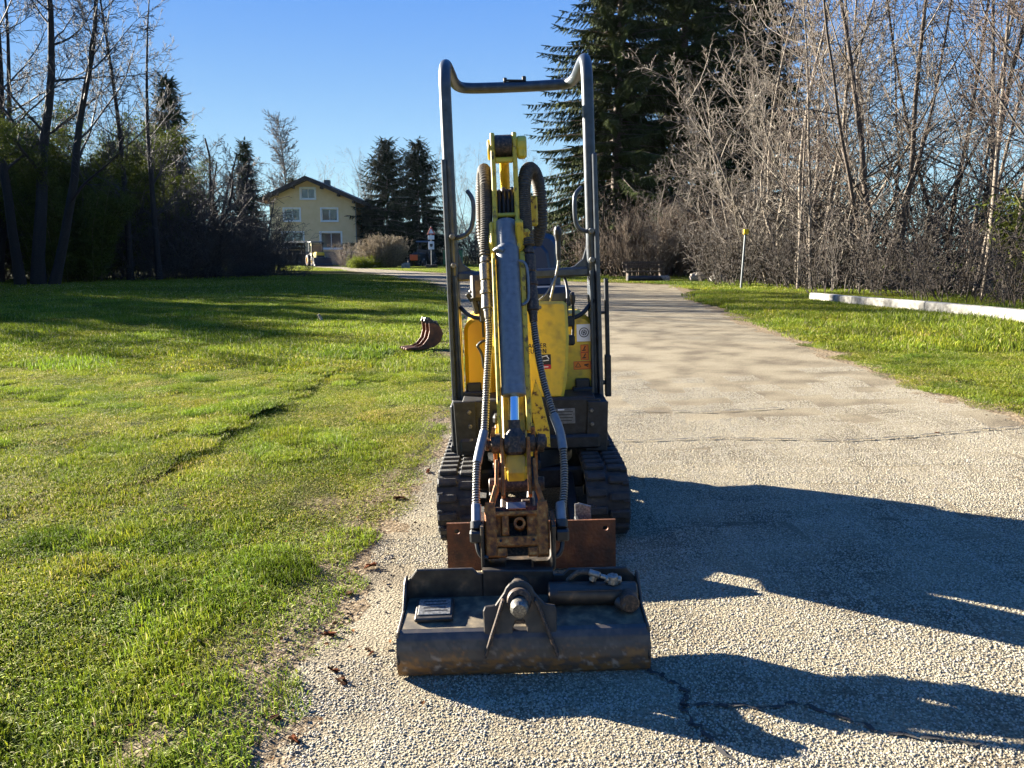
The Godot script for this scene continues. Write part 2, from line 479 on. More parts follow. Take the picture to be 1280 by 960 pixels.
# ------------------------------------------------ ground, road
func land() -> void:
	var xs := []
	var x := -0.3
	while x > -260: xs.push_front(x); x -= 0.05 if x > -1.3 else 0.1 if x > -6 else maxf(0.12, -x * 0.06)
	x = -0.2
	while x < 260:
		xs.append(x); x += 0.4 if x < 2.7 else 0.05 if x < 4.3 else 0.12 if x < 8 else maxf(0.12, x * 0.06)
	var ds := []
	x = -80.0
	while x < 520:
		ds.append(x); x += 8.0 if x < -6 else 1.0 if x < 1.0 else 0.055 if x < 7.5 else 0.12 if x < 13 else x * 0.02
	var b := B.new(); b.tinted = true
	var nx := xs.size()
	for d in ds:
		for xx in xs:
			var h := soil(xx, d)
			var e := 0.03
			var m := Vector3(soil(xx - e, d) - soil(xx + e, d), 2 * e, soil(xx, d + e) - soil(xx, d - e)) if absf(xx) < 9 and d < 14 else Vector3.UP
			# moss and old thatch between the blades, bare earth along the road
			var g := smoothstep(0.02, 0.3, outside(xx, d) + 0.25 * lump.get_noise_2d(xx * 130, d * 130))
			b.col = Color(1, 1, 1).lerp(Color(0.16, 0.24, 0.045), g)
			b.vert(Vector3(xx, h, -d), m.normalized())
	for j in ds.size() - 1:
		for i in nx - 1:
			var p := j * nx + i
			b.ix.append_array([p, p + nx, p + nx + 1, p, p + nx + 1, p + 1])
	struct("ground", b, M.soil)
	var r := B.new()
	ds = []
	x = -40.0
	while x < 93:
		ds.append(x); x += 2.0 if x < 0 else 0.2 if x < 9 else 0.6
	var across := 24
	for d in ds:
		var l: float = table(LEFT, d) - 0.15
		var w: float = table(RIGHT, d) + 0.15 - l
		for i in across + 1:
			var xx: float = l + w * i / across
			r.vert(Vector3(xx, lie(xx, d) + 0.004 * lump.get_noise_2d(xx * 60, d * 60), -d), Vector3(-0.04, 1, 0).normalized() if d < 12 else Vector3.UP)
	for j in ds.size() - 1:
		for i in across:
			var p := j * (across + 1) + i
			r.ix.append_array([p, p + across + 1, p + across + 2, p, p + across + 2, p + 1])
	struct("road", r, M.asphalt)
	# cracks in the surface
	for pts in [[[0.3, 5.0], [0.79, 4.95], [1.36, 4.93], [2.08, 4.74], [2.49, 4.76], [2.96, 4.86], [3.4, 4.92]], [[0.36, 2.3], [0.42, 2.13], [0.5, 2.02], [0.47, 1.9], [0.55, 1.7]], [[0.47, 1.95], [0.62, 1.93], [0.79, 1.94], [0.95, 1.8], [1.2, 1.72]], [[0.9, 5.9], [1.5, 5.75], [2.1, 5.8]]]:
		var k := B.new()
		var line := []
		for i in pts.size() - 1:
			for s in 12:
				var q := Vector2(pts[i][0], pts[i][1]).lerp(Vector2(pts[i + 1][0], pts[i + 1][1]), s / 12.0)
				line.append(q + Vector2(rng.randf_range(-1, 1), rng.randf_range(-1, 1)) * 0.013)
		for i in line.size() - 1:
			var wide := 1.0 if pts[0][1] < 3.0 else 1.7
			var w0: float = wide * (0.0045 + 0.004 * sin(i * 1.7)) 
			var w1: float = wide * (0.0045 + 0.004 * sin(i * 1.7 + 1.7))
			var dir: Vector2 = (line[i + 1] - line[i]).normalized().orthogonal()
			var q := []
			for e in [[line[i], w0, 1], [line[i], w0, -1], [line[i + 1], w1, -1], [line[i + 1], w1, 1]]:
				var p: Vector2 = e[0] + dir * e[1] * e[2]
				q.append(Vector3(p.x, lie(p.x, p.y) + (0.006 if p.y < 3.0 else 0.0125), -p.y))
			k.quad(q[0], q[1], q[2], q[3], Vector3.UP)
		struct("road_crack", k, M.crack)
	# the chippings that stand proud of the tar, near enough to see singly
	var tiles := []
	for t in 4:
		var s := B.new(); s.tinted = true
		for i in 1500:
			var at := Vector3(rng.randf_range(-0.15, 0.15), 0, rng.randf_range(-0.15, 0.15))
			var rad := rng.randf_range(0.0018, 0.0044) + 0.0018 * pow(rng.randf(), 6)
			var hi := rad * rng.randf_range(0.3, 0.6)
			var tone := rng.randf()
			var g := rng.randf_range(0.25, 0.37) if tone < 0.72 else rng.randf_range(0.16, 0.25) if tone < 0.94 else rng.randf_range(0.06, 0.13)
			var warm := rng.randf_range(0.8, 1.05)
			s.col = Color(g * 0.96, g * (0.85 + 0.05 * (1 - warm)), g * 0.57 / warm)
			var a0 := rng.randf() * TAU
			var tilt := Vector3(rng.randf_range(-0.25, 0.25), 1, rng.randf_range(-0.25, 0.25)).normalized()
			var lo := []; var up := []
			for k in 5:
				var o := Vector3(cos(a0 + TAU * k / 5), 0, sin(a0 + TAU * k / 5)) * rad * rng.randf_range(0.8, 1.2)
				lo.append(s.vert(at + o + Vector3(0, -0.002, 0), (o.normalized() + Vector3.UP * 0.2).normalized()))
				var p := o * 0.62 + Vector3(0, hi, 0)
				p.y -= (p.x * tilt.x + p.z * tilt.z)
				up.append(s.vert(at + p, (o.normalized() * 0.5 + tilt).normalized()))
			for k in 5:
				var k2 := (k + 1) % 5
				s.face(lo[k], up[k], up[k2]); s.face(lo[k], up[k2], lo[k2])
			s.face(up[0], up[1], up[2]); s.face(up[0], up[2], up[3]); s.face(up[0], up[3], up[4])
		tiles.append(s.mesh())
	var spots := [[], [], [], []]
	var d := 1.05
	while d < 8.0:
		var xx := -1.3
		while xx < 5.0:
			var keep := 1.0 if d < 5.0 else 1.0 - (d - 5.0) / 3.0
			var s := outside(xx, d)
			if s > 0.0: keep = 0.0
			elif s > -0.12: keep *= 0.12
			elif s > -0.3: keep *= 0.4
			if rng.randf() < keep:
				var at := Vector3(xx + rng.randf_range(-0.04, 0.04), 0, -d + rng.randf_range(-0.04, 0.04))
				at.y = maxf(lie(at.x, -at.z) + 0.0035 * lump.get_noise_2d(at.x * 60, -at.z * 60), soil(at.x, -at.z))
				var bs := Basis(Vector3(1, 0.04, 0), Vector3(-0.04, 1, 0), Vector3(0, 0, 1)) * Basis(Vector3.UP, PI / 2 * rng.randi_range(0, 3) + rng.randf_range(-0.2, 0.2))
				spots[rng.randi_range(0, 3)].append(Transform3D(bs, at))
			xx += 0.27
		d += 0.27
	for t in 4: many("road_chippings", tiles[t], M.stones, spots[t])

# ------------------------------------------------ the small excavator; x right, y up, z towards the camera, from the ground under its middle
func v3(x: float, y: float, z: float) -> Vector3:
	return Vector3(x, y, z)

func one(called: String, parent: Node, m: Material, fill: Callable) -> MeshInstance3D:
	var b := B.new()
	fill.call(b)
	return obj(called, b, m, parent)

func side_plate(b: B, poly: Array, x: float, thick: float, bev := 0.003) -> void:   # a profile of [z, y] pushed along x
	var q := PackedVector2Array()
	for p in poly: q.append(Vector2(-p[0], p[1]))
	b.prism(q, thick, Transform3D(Basis(v3(0, 0, -1), v3(0, 1, 0), v3(1, 0, 0)), v3(x, 0, 0)), bev)

func front_plate(b: B, poly: Array, z: float, thick: float, bev := 0.003, t := Transform3D()) -> void:   # a profile of [x, y] pushed along z
	var q := PackedVector2Array()
	for p in poly: q.append(Vector2(p[0], p[1]))
	b.prism(q, thick, t * Transform3D(Basis(), v3(0, 0, z)), bev)

func arc(cx: float, cy: float, r: float, a0: float, a1: float, k := 6) -> Array:
	var o := []
	for i in k + 1:
		var a := deg_to_rad(lerpf(a0, a1, float(i) / k))
		o.append([cx + r * cos(a), cy + r * sin(a)])
	return o

func words(text: String, size: float, m: Material, parent: Node, t: Transform3D, deep := 0.0016) -> void:
	var f := SystemFont.new()
	f.font_names = PackedStringArray(["Droid Sans"])
	f.font_weight = 700
	var tm := TextMesh.new()
	tm.text = text; tm.font = f; tm.font_size = 32; tm.pixel_size = size / 24.0; tm.depth = deep
	tm.horizontal_alignment = HORIZONTAL_ALIGNMENT_RIGHT
	var o := obj("lettering", tm, m, parent)
	o.transform = t

func excavator() -> void:
	var ex := thing("mini_excavator", "small yellow and grey tracked mini excavator with roll bar parked on the road", "excavator", v3(0.1, 0.002, -3.72))
	ex.rotation.z = deg_to_rad(2.3)
	tracks(ex)
	chassis(ex)
	roll_bar(ex)
	operator_place(ex)
	arm(ex)
	bucket(ex)

func tracks(ex: Node3D) -> void:
	var lug := B.new()
	lug.box(v3(0, 0.008, 0), v3(0.083, 0.022, 0.036), Basis(), 0.006)
	lug.box(v3(0.03, 0.006, 0.012), v3(0.03, 0.018, 0.03), Basis(), 0.005)
	var lugm := lug.mesh()
	for s in [-1.0, 1.0]:
		var cx: float = s * 0.322
		var b := B.new()
		var path := []   # [z, y, outward z, outward y]
		var hz := 0.425; var r := 0.142; var cy := 0.165
		for i in 13: path.append([hz + r * sin(PI * i / 12), cy + r * cos(PI * i / 12), sin(PI * i / 12), cos(PI * i / 12)])
		for i in 13: path.append([-hz - r * sin(PI * i / 12), cy - r * cos(PI * i / 12), -sin(PI * i / 12), -cos(PI * i / 12)])
		var m := path.size()
		for i in m:
			var p = path[i]; var q = path[(i + 1) % m]
			var t := 0.022
			var po := v3(0, p[3], p[2]); var qo := v3(0, q[3], q[2])
			var pa := v3(cx, p[1], p[0]); var qa := v3(cx, q[1], q[0])
			var w := v3(0.0925, 0, 0)
			var f := [b.vert(pa - w, po), b.vert(pa + w, po), b.vert(qa + w, qo), b.vert(qa - w, qo)]
			b.face(f[0], f[1], f[2]); b.face(f[0], f[2], f[3])
			f = [b.vert(pa - w - po * t, -po), b.vert(pa + w - po * t, -po), b.vert(qa + w - qo * t, -qo), b.vert(qa - w - qo * t, -qo)]
			b.face(f[0], f[1], f[2]); b.face(f[0], f[2], f[3])
			for e in [-1.0, 1.0]:
				b.quad(pa + w * e, qa + w * e, qa + w * e - qo * t, pa + w * e - po * t, v3(e, 0, 0))
		var belt := obj("track", b, M.rubber, ex)
		# lugs all round the belt
		var total := 4 * hz + TAU * r
		var count := 36
		for i in count:
			for half in [-1.0, 1.0]:
				var u: float = fposmod(total * (i + (0.25 if half > 0 else 0.0)) / count, total)
				var p := Vector3(); var o := Vector3()
				if u < 2 * hz:
					p = v3(0, cy + r, -hz + u); o = v3(0, 1, 0)
				elif u < 2 * hz + PI * r:
					var a := (u - 2 * hz) / r
					o = v3(0, cos(a), sin(a)); p = v3(0, cy, hz) + o * r
				elif u < 4 * hz + PI * r:
					p = v3(0, cy - r, hz - (u - 2 * hz - PI * r)); o = v3(0, -1, 0)
				else:
					var a := (u - 4 * hz - PI * r) / r
					o = v3(0, -cos(a), -sin(a)); p = v3(0, cy, -hz) + o * r
				var l := obj("tread_lug", lugm, M.rubber, belt)
				var xx := v3(half, 0, 0)
				l.transform = Transform3D(Basis(xx, o, xx.cross(o)), p + v3(cx + half * 0.047, 0, 0))
		one("track_frame", ex, M.black_steel, func(k: B):
			k.box(v3(cx, 0.16, 0), v3(0.1, 0.1, 0.86), Basis(), 0.01)
			k.box(v3(cx, 0.2, 0.05), v3(0.13, 0.05, 0.5), Basis(), 0.01))
		for z in [-0.425, 0.425]:
			one("track_wheel", ex, M.black_steel, func(k: B):
				k.lathe([[0, -0.05], [0.05, -0.05], [0.06, -0.03], [0.105, -0.03], [0.118, -0.015], [0.118, 0.015], [0.105, 0.03], [0.06, 0.03], [0.05, 0.05], [0, 0.05]], v3(cx, 0.165, z), Vector3.RIGHT, 24))
		for z in [-0.22, 0.0, 0.22]:
			one("track_roller", ex, M.black_steel, func(k: B): k.cyl(v3(cx - 0.06, 0.085, z), v3(cx + 0.06, 0.085, z), 0.04, 14))
	one("undercarriage", ex, M.black_steel, func(k: B):
		k.box(v3(0, 0.2, 0), v3(0.5, 0.1, 0.42), Basis(), 0.012)
		k.cyl(v3(0, 0.25, 0), v3(0, 0.345, 0), 0.21, 28))
	# dozer blade
	var c := CSGCombiner3D.new(); c.name = "dozer_blade"; ex.add_child(c, true)
	var pl := CSGBox3D.new(); pl.size = v3(0.672, 0.195, 0.014); c.add_child(pl)
	for s in [-1.0, 1.0]:
		var h := CSGCylinder3D.new(); h.radius = 0.011; h.height = 0.06; h.rotation.x = PI / 2; h.position = v3(s * 0.296, 0.063, 0); h.operation = CSGShape3D.OPERATION_SUBTRACTION; h.sides = 20
		c.add_child(h)
	c.material_override = M.blade_rust
	c.position = v3(-0.018, 0.104, 0.8); c.rotation = Vector3(-0.06, 0.012, -0.018)
	for s in [-1.0, 1.0]:
		one("blade_arm", ex, M.black_steel, func(k: B):
			k.beam(v3(s * 0.17, 0.1, 0.78), v3(s * 0.17, 0.2, 0.2), 0.05, 0.06, Vector3.RIGHT, 0.006)
			side_plate(k, [[0.79, 0.03], [0.79, 0.19], [0.72, 0.19], [0.6, 0.12], [0.7, 0.05]], s * 0.17 - 0.008, 0.016))
	one("blade_bracket", ex, M.zinc, func(k: B):
		front_plate(k, [[0.165, 0.13], [0.165, 0.235], [0.185, 0.24], [0.232, 0.225], [0.232, 0.13]], 0.70, 0.01))
	one("blade_cylinder", ex, M.black_steel, func(k: B):
		k.cyl(v3(0, 0.17, 0.74), v3(0, 0.3, 0.25), 0.03, 16))

func chassis(ex: Node3D) -> void:
	one("slew_platform", ex, M.black_steel, func(k: B):
		k.box(v3(0, 0.375, -0.1), v3(0.66, 0.07, 0.66), Basis(), 0.012)
		k.box(v3(0.01, 0.46, 0.12), v3(0.58, 0.12, 0.14), Basis(), 0.01))
	var fr := one("front_frame", ex, M.black_steel, func(k: B):
		front_plate(k, [[-0.3, 0.385], [0.335, 0.375], [0.335, 0.575], [-0.3, 0.585]], 0.19, 0.014, 0.004)
		front_plate(k, [[-0.345, 0.33], [-0.25, 0.335], [-0.245, 0.585], [-0.35, 0.585]], 0.206, 0.012, 0.003)
		front_plate(k, [[0.26, 0.33], [0.36, 0.325], [0.37, 0.56], [0.275, 0.565]], 0.206, 0.012, 0.003)
		k.box(v3(-0.21, 0.46, 0.205), v3(0.05, 0.09, 0.02), Basis(), 0.006))
	for s in [[-0.278, 0.535], [-0.276, 0.467], [-0.274, 0.4], [0.29, 0.522], [0.292, 0.457], [0.294, 0.39]]:
		one("bolt", fr, M.bolt, func(k: B): k.cyl(v3(s[0], s[1], 0.217), v3(s[0], s[1], 0.228), 0.0105, 6))
	var rp := one("rating_plate", ex, M.cylinder_grey, func(k: B): k.box(v3(0.165, 0.497, 0.207), v3(0.1, 0.072, 0.004), Basis(), 0.001))
	for i in 4:
		one("print_line", rp, M.black, func(k: B): k.box(v3(0.165, 0.518 - i * 0.014, 0.2095), v3(0.08 - 0.01 * (i % 2), 0.004, 0.002), Basis(), 0.0005))
	one("rating_mark", rp, M.white_print, func(k: B): k.box(v3(0.15, 0.528, 0.2095), v3(0.03, 0.006, 0.002), Basis(), 0.0005))
	# swing post in front of the frame, carries the boom
	one("swing_post", ex, M.black_steel, func(k: B):
		k.cyl(v3(-0.065, 0.3, 0.33), v3(-0.065, 0.52, 0.33), 0.065, 20)
		k.box(v3(-0.065, 0.3, 0.25), v3(0.22, 0.05, 0.2), Basis(), 0.01)
		k.box(v3(-0.065, 0.52, 0.25), v3(0.2, 0.04, 0.2), Basis(), 0.01))
	# floor, fuel tank and bonnet
	one("floor_plate", ex, M.black_steel, func(k: B): k.box(v3(0, 0.575, -0.05), v3(0.62, 0.02, 0.5), Basis(), 0.004))
	var tank := [[-0.305, 0.565], [-0.3, 0.88]]
	tank.append_array(arc(-0.225, 0.885, 0.075, 180, 100, 7)); tank.append([-0.16, 0.962]); tank.append([-0.155, 0.565])
	one("side_tank", ex, M.fuel_yellow, func(k: B): front_plate(k, tank, -0.36, 0.36, 0.02))
	var cover := [[0.16, 0.565], [0.165, 0.955], [0.235, 0.955]]
	cover.append_array(arc(0.258, 0.875, 0.08, 88, 4, 7)); cover.append([0.342, 0.555])
	var cv := one("side_cover", ex, M.yellow, func(k: B): front_plate(k, cover, -0.36, 0.36, 0.02))
	one("cover_catch", cv, M.black, func(k: B): k.cyl(v3(0.185, 0.722, 0.0), v3(0.185, 0.722, 0.012), 0.016, 14))
	for s in [-1.0, 1.0]:
		one("rubber_stop", ex, M.black, func(k: B):
			k.box(v3(s * 0.265 + 0.005, 0.585, 0.02), v3(0.1, 0.03, 0.06), Basis(), 0.006)
			k.box(v3(s * 0.265 + 0.005, 0.615, 0.015), v3(0.07, 0.05, 0.03), Basis(), 0.006))
	# stickers on the side cover
	var st := one("round_sticker", cv, M.white_print, func(k: B): k.box(v3(0.282, 0.862, 0.0015), v3(0.066, 0.084, 0.003), Basis(), 0.001))
	one("sticker_ring", st, M.ink, func(k: B):
		k.lathe([[0.020, 0], [0.020, 0.0015], [0.024, 0.0015], [0.024, 0]], v3(0.284, 0.864, 0.0028), v3(0, 0, 1), 24)
		k.lathe([[0.011, 0], [0.011, 0.0015], [0.014, 0.0015], [0.014, 0]], v3(0.284, 0.864, 0.0028), v3(0, 0, 1), 20)
		for a in 3: k.box(v3(0.284, 0.864, 0.0035), v3(0.022, 0.003, 0.0014), Basis(Vector3.BACK, a * PI / 3 + 0.3), 0.0004))
	for f in [[0.285, 0.785, 0.036, 0.036], [0.285, 0.748, 0.036, 0.036], [0.272, 0.703, 0.082, 0.038]]:
		var w := one("warning_sticker", cv, M.orange_print, func(k: B): k.box(v3(f[0], f[1], 0.001), v3(f[2], f[3], 0.002), Basis(), 0.0006))
		one("sticker_edge", w, M.red_print, func(k: B):
			for e in [-0.5, 0.5]:
				k.box(v3(f[0] + e * f[2], f[1], 0.0015), v3(0.0022, f[3], 0.003), Basis(), 0.0005)
				k.box(v3(f[0], f[1] + e * f[3], 0.0017), v3(f[2] + 0.0022, 0.0022, 0.003), Basis(), 0.0005))
		one("pictogram", w, M.ink, func(k: B):
			if f[2] > 0.05:
				for a in 3: k.box(v3(f[0] - 0.02, f[1], 0.0027) + Basis(Vector3.BACK, a * TAU / 3) * v3(0, -0.0075, 0), v3(0.026, 0.0024, 0.0015), Basis(Vector3.BACK, a * TAU / 3), 0.0004)
				k.box(v3(f[0] + 0.02, f[1] + 0.003, 0.0027), v3(0.022, 0.006, 0.0015), Basis(Vector3.BACK, 0.2), 0.0004)
				k.box(v3(f[0] + 0.022, f[1] - 0.004, 0.0027), v3(0.013, 0.004, 0.0015), Basis(Vector3.BACK, -0.4), 0.0004)
			else:
				k.box(v3(f[0], f[1] + 0.004, 0.0027), v3(0.005, 0.019, 0.0015), Basis(Vector3.BACK, -0.5), 0.0004)
				k.box(v3(f[0] - 0.003, f[1] - 0.008, 0.0027), v3(0.019, 0.005, 0.0015), Basis(Vector3.BACK, 0.1), 0.0004))
	# front panel between the tanks
	var lean := Transform3D(Basis(Vector3.RIGHT, -0.06), v3(0, 0, 0.035))
	var pn := one("front_panel", ex, M.yellow, func(k: B):
		front_plate(k, [[-0.13, 0.575], [0.166, 0.565], [0.185, 0.66], [0.2, 0.84], [0.196, 1.005], [0.18, 1.02], [-0.145, 1.03], [-0.162, 1.01], [-0.165, 0.85], [-0.15, 0.67]], 0.08, 0.1, 0.014, lean))
	one("panel_screw", pn, M.bolt, func(k: B): k.cyl(lean * v3(0.068, 0.995, 0.18), lean * v3(0.068, 0.995, 0.184), 0.009, 12))
	words("WACKER", 0.021, M.ink, pn, lean * Transform3D(Basis(), v3(0.094, 0.818, 0.1805)))
	words("NEUSON", 0.021, M.ink, pn, lean * Transform3D(Basis(), v3(0.094, 0.792, 0.1805)))
	var lg := one("emblem_plate", pn, M.ink, func(k: B): k.box(lean * v3(0.084, 0.752, 0.181), v3(0.056, 0.048, 0.0024), lean.basis, 0.0006))
	one("emblem_band", lg, M.red_print, func(k: B): k.box(lean * v3(0.084, 0.718, 0.181), v3(0.056, 0.02, 0.0024), lean.basis, 0.0006))
	one("emblem_stroke", lg, M.white_print, func(k: B):
		for q in [[0.082, 0.768, 0.03, 0.25], [0.098, 0.762, 0.016, -0.9], [0.088, 0.748, 0.03, 0.12], [0.084, 0.718, 0.03, 0.0]]:
			k.box(lean * v3(q[0], q[1], 0.1828), v3(q[2], 0.004, 0.0014), lean.basis * Basis(Vector3.BACK, q[3]), 0.0004))
	# rear body with engine bonnet and counterweight
	var hood := [[-0.31, 0.42], [-0.33, 0.75], [-0.3, 0.93], [-0.22, 0.98], [0.22, 0.98], [0.3, 0.93], [0.33, 0.75], [0.31, 0.42]]
	one("engine_bonnet", ex, M.yellow, func(k: B): front_plate(k, hood, -0.74, 0.36, 0.04))
	one("counterweight", ex, M.black_steel, func(k: B): front_plate(k, [[-0.31, 0.35], [-0.33, 0.45], [-0.33, 0.62], [0.33, 0.62], [0.33, 0.45], [0.31, 0.35]], -0.78, 0.14, 0.02))

func roll_bar(ex: Node3D) -> void:
	var pts := []
	for p in [[0.342, 0.33, -0.03], [0.337, 0.9, -0.03], [0.334, 1.5, -0.03], [0.331, 1.98, -0.03], [0.33, 2.08, -0.045], [0.329, 2.135, -0.09], [0.326, 2.15, -0.16], [0.32, 2.145, -0.3], [0.313, 2.137, -0.44], [0.29, 2.13, -0.52], [0.24, 2.127, -0.55], [0.12, 2.125, -0.555]]:
		pts.append(v3(p[0], p[1], p[2]))
	var full := []
	for p in pts: full.append(v3(-p.x, p.y, p.z))
	var back := pts.duplicate(); back.reverse()
	full.append(v3(0, 2.125, -0.557))
	full.append_array(back)
	var rb := one("roll_bar", ex, M.grey_steel, func(k: B): k.tube(curve(full, 0.02), 0.0275, 20))
	one("lamp_clip", rb, M.black, func(k: B):
		k.box(v3(0.0, 2.155, -0.545), v3(0.1, 0.008, 0.02), Basis(Vector3.BACK, -0.05), 0.002)
		k.box(v3(-0.05, 2.16, -0.545), v3(0.02, 0.022, 0.02), Basis(), 0.004)
		k.box(v3(0.05, 2.162, -0.545), v3(0.022, 0.026, 0.02), Basis(), 0.004))
	for s in [-1.0, 1.0]:
		one("post_rail", rb, M.grey_steel, func(k: B):
			k.beam(v3(s * 0.362, 0.33, 0.0), v3(s * 0.352, 1.7, 0.0), 0.022, 0.05, Vector3.RIGHT, 0.004)
			k.beam(v3(s * 0.318, 0.33, 0.01), v3(s * 0.322, 1.16, 0.01), 0.012, 0.05, Vector3.RIGHT, 0.003))
		one("post_foot", rb, M.black_steel, func(k: B):
			k.box(v3(s * 0.33, 0.345, 0.05), v3(0.1, 0.03, 0.2), Basis(), 0.004)
			k.box(v3(s * 0.335, 0.46, 0.07), v3(0.07, 0.2, 0.2), Basis(), 0.006))
		var g := [[0.322, 1.17], [0.322, 1.33], [0.312, 1.33], [0.306, 1.27], [0.288, 1.215], [0.25, 1.185], [0.2, 1.17]]
		one("gusset", rb, M.grey_steel, func(k: B):
			var q := []
			for p in g: q.append([p[0] * s, p[1]])
			front_plate(k, q, -0.045, 0.014, 0.003))
		var hp := [v3(0.29, 1.55, 0.0), v3(0.262, 1.52, 0.01), v3(0.254, 1.48, 0.015), v3(0.256, 1.4, 0.015), v3(0.27, 1.362, 0.012), v3(0.3, 1.347, 0.0), v3(0.335, 1.346, -0.02)]
		if s < 0: hp = [v3(0.25, 1.555, 0.0), v3(0.228, 1.52, 0.01), v3(0.222, 1.47, 0.015), v3(0.232, 1.4, 0.015), v3(0.256, 1.358, 0.012), v3(0.3, 1.34, 0.0), v3(0.335, 1.336, -0.02)]
		for i in hp.size(): hp[i].x *= s
		one("grab_handle", rb, M.grey_steel, func(k: B): k.tube(curve(hp, 0.01), 0.0105, 12))
		for y in [1.21, 1.345]:
			one("bolt", rb, M.bolt, func(k: B): k.cyl(v3(s * 0.328, y, 0.0), v3(s * 0.328, y, 0.05), 0.014, 6))
	one("cross_bar", rb, M.grey_steel, func(k: B): k.box(v3(0.0, 1.155, -0.035), v3(0.64, 0.046, 0.046), Basis(), 0.01))
	one("stowed_bar", ex, M.black_steel, func(k: B):
		k.beam(v3(0.408, 0.56, -0.08), v3(0.406, 1.115, -0.08), 0.02, 0.03, Vector3.RIGHT, 0.003)
		k.beam(v3(0.405, 0.53, -0.08), v3(0.407, 0.74, -0.08), 0.03, 0.04, Vector3.RIGHT, 0.004)
		k.cyl(v3(0.36, 0.95, -0.08), v3(0.41, 0.95, -0.08), 0.008, 8)
		k.cyl(v3(0.36, 0.6, -0.08), v3(0.41, 0.6, -0.08), 0.012, 8))

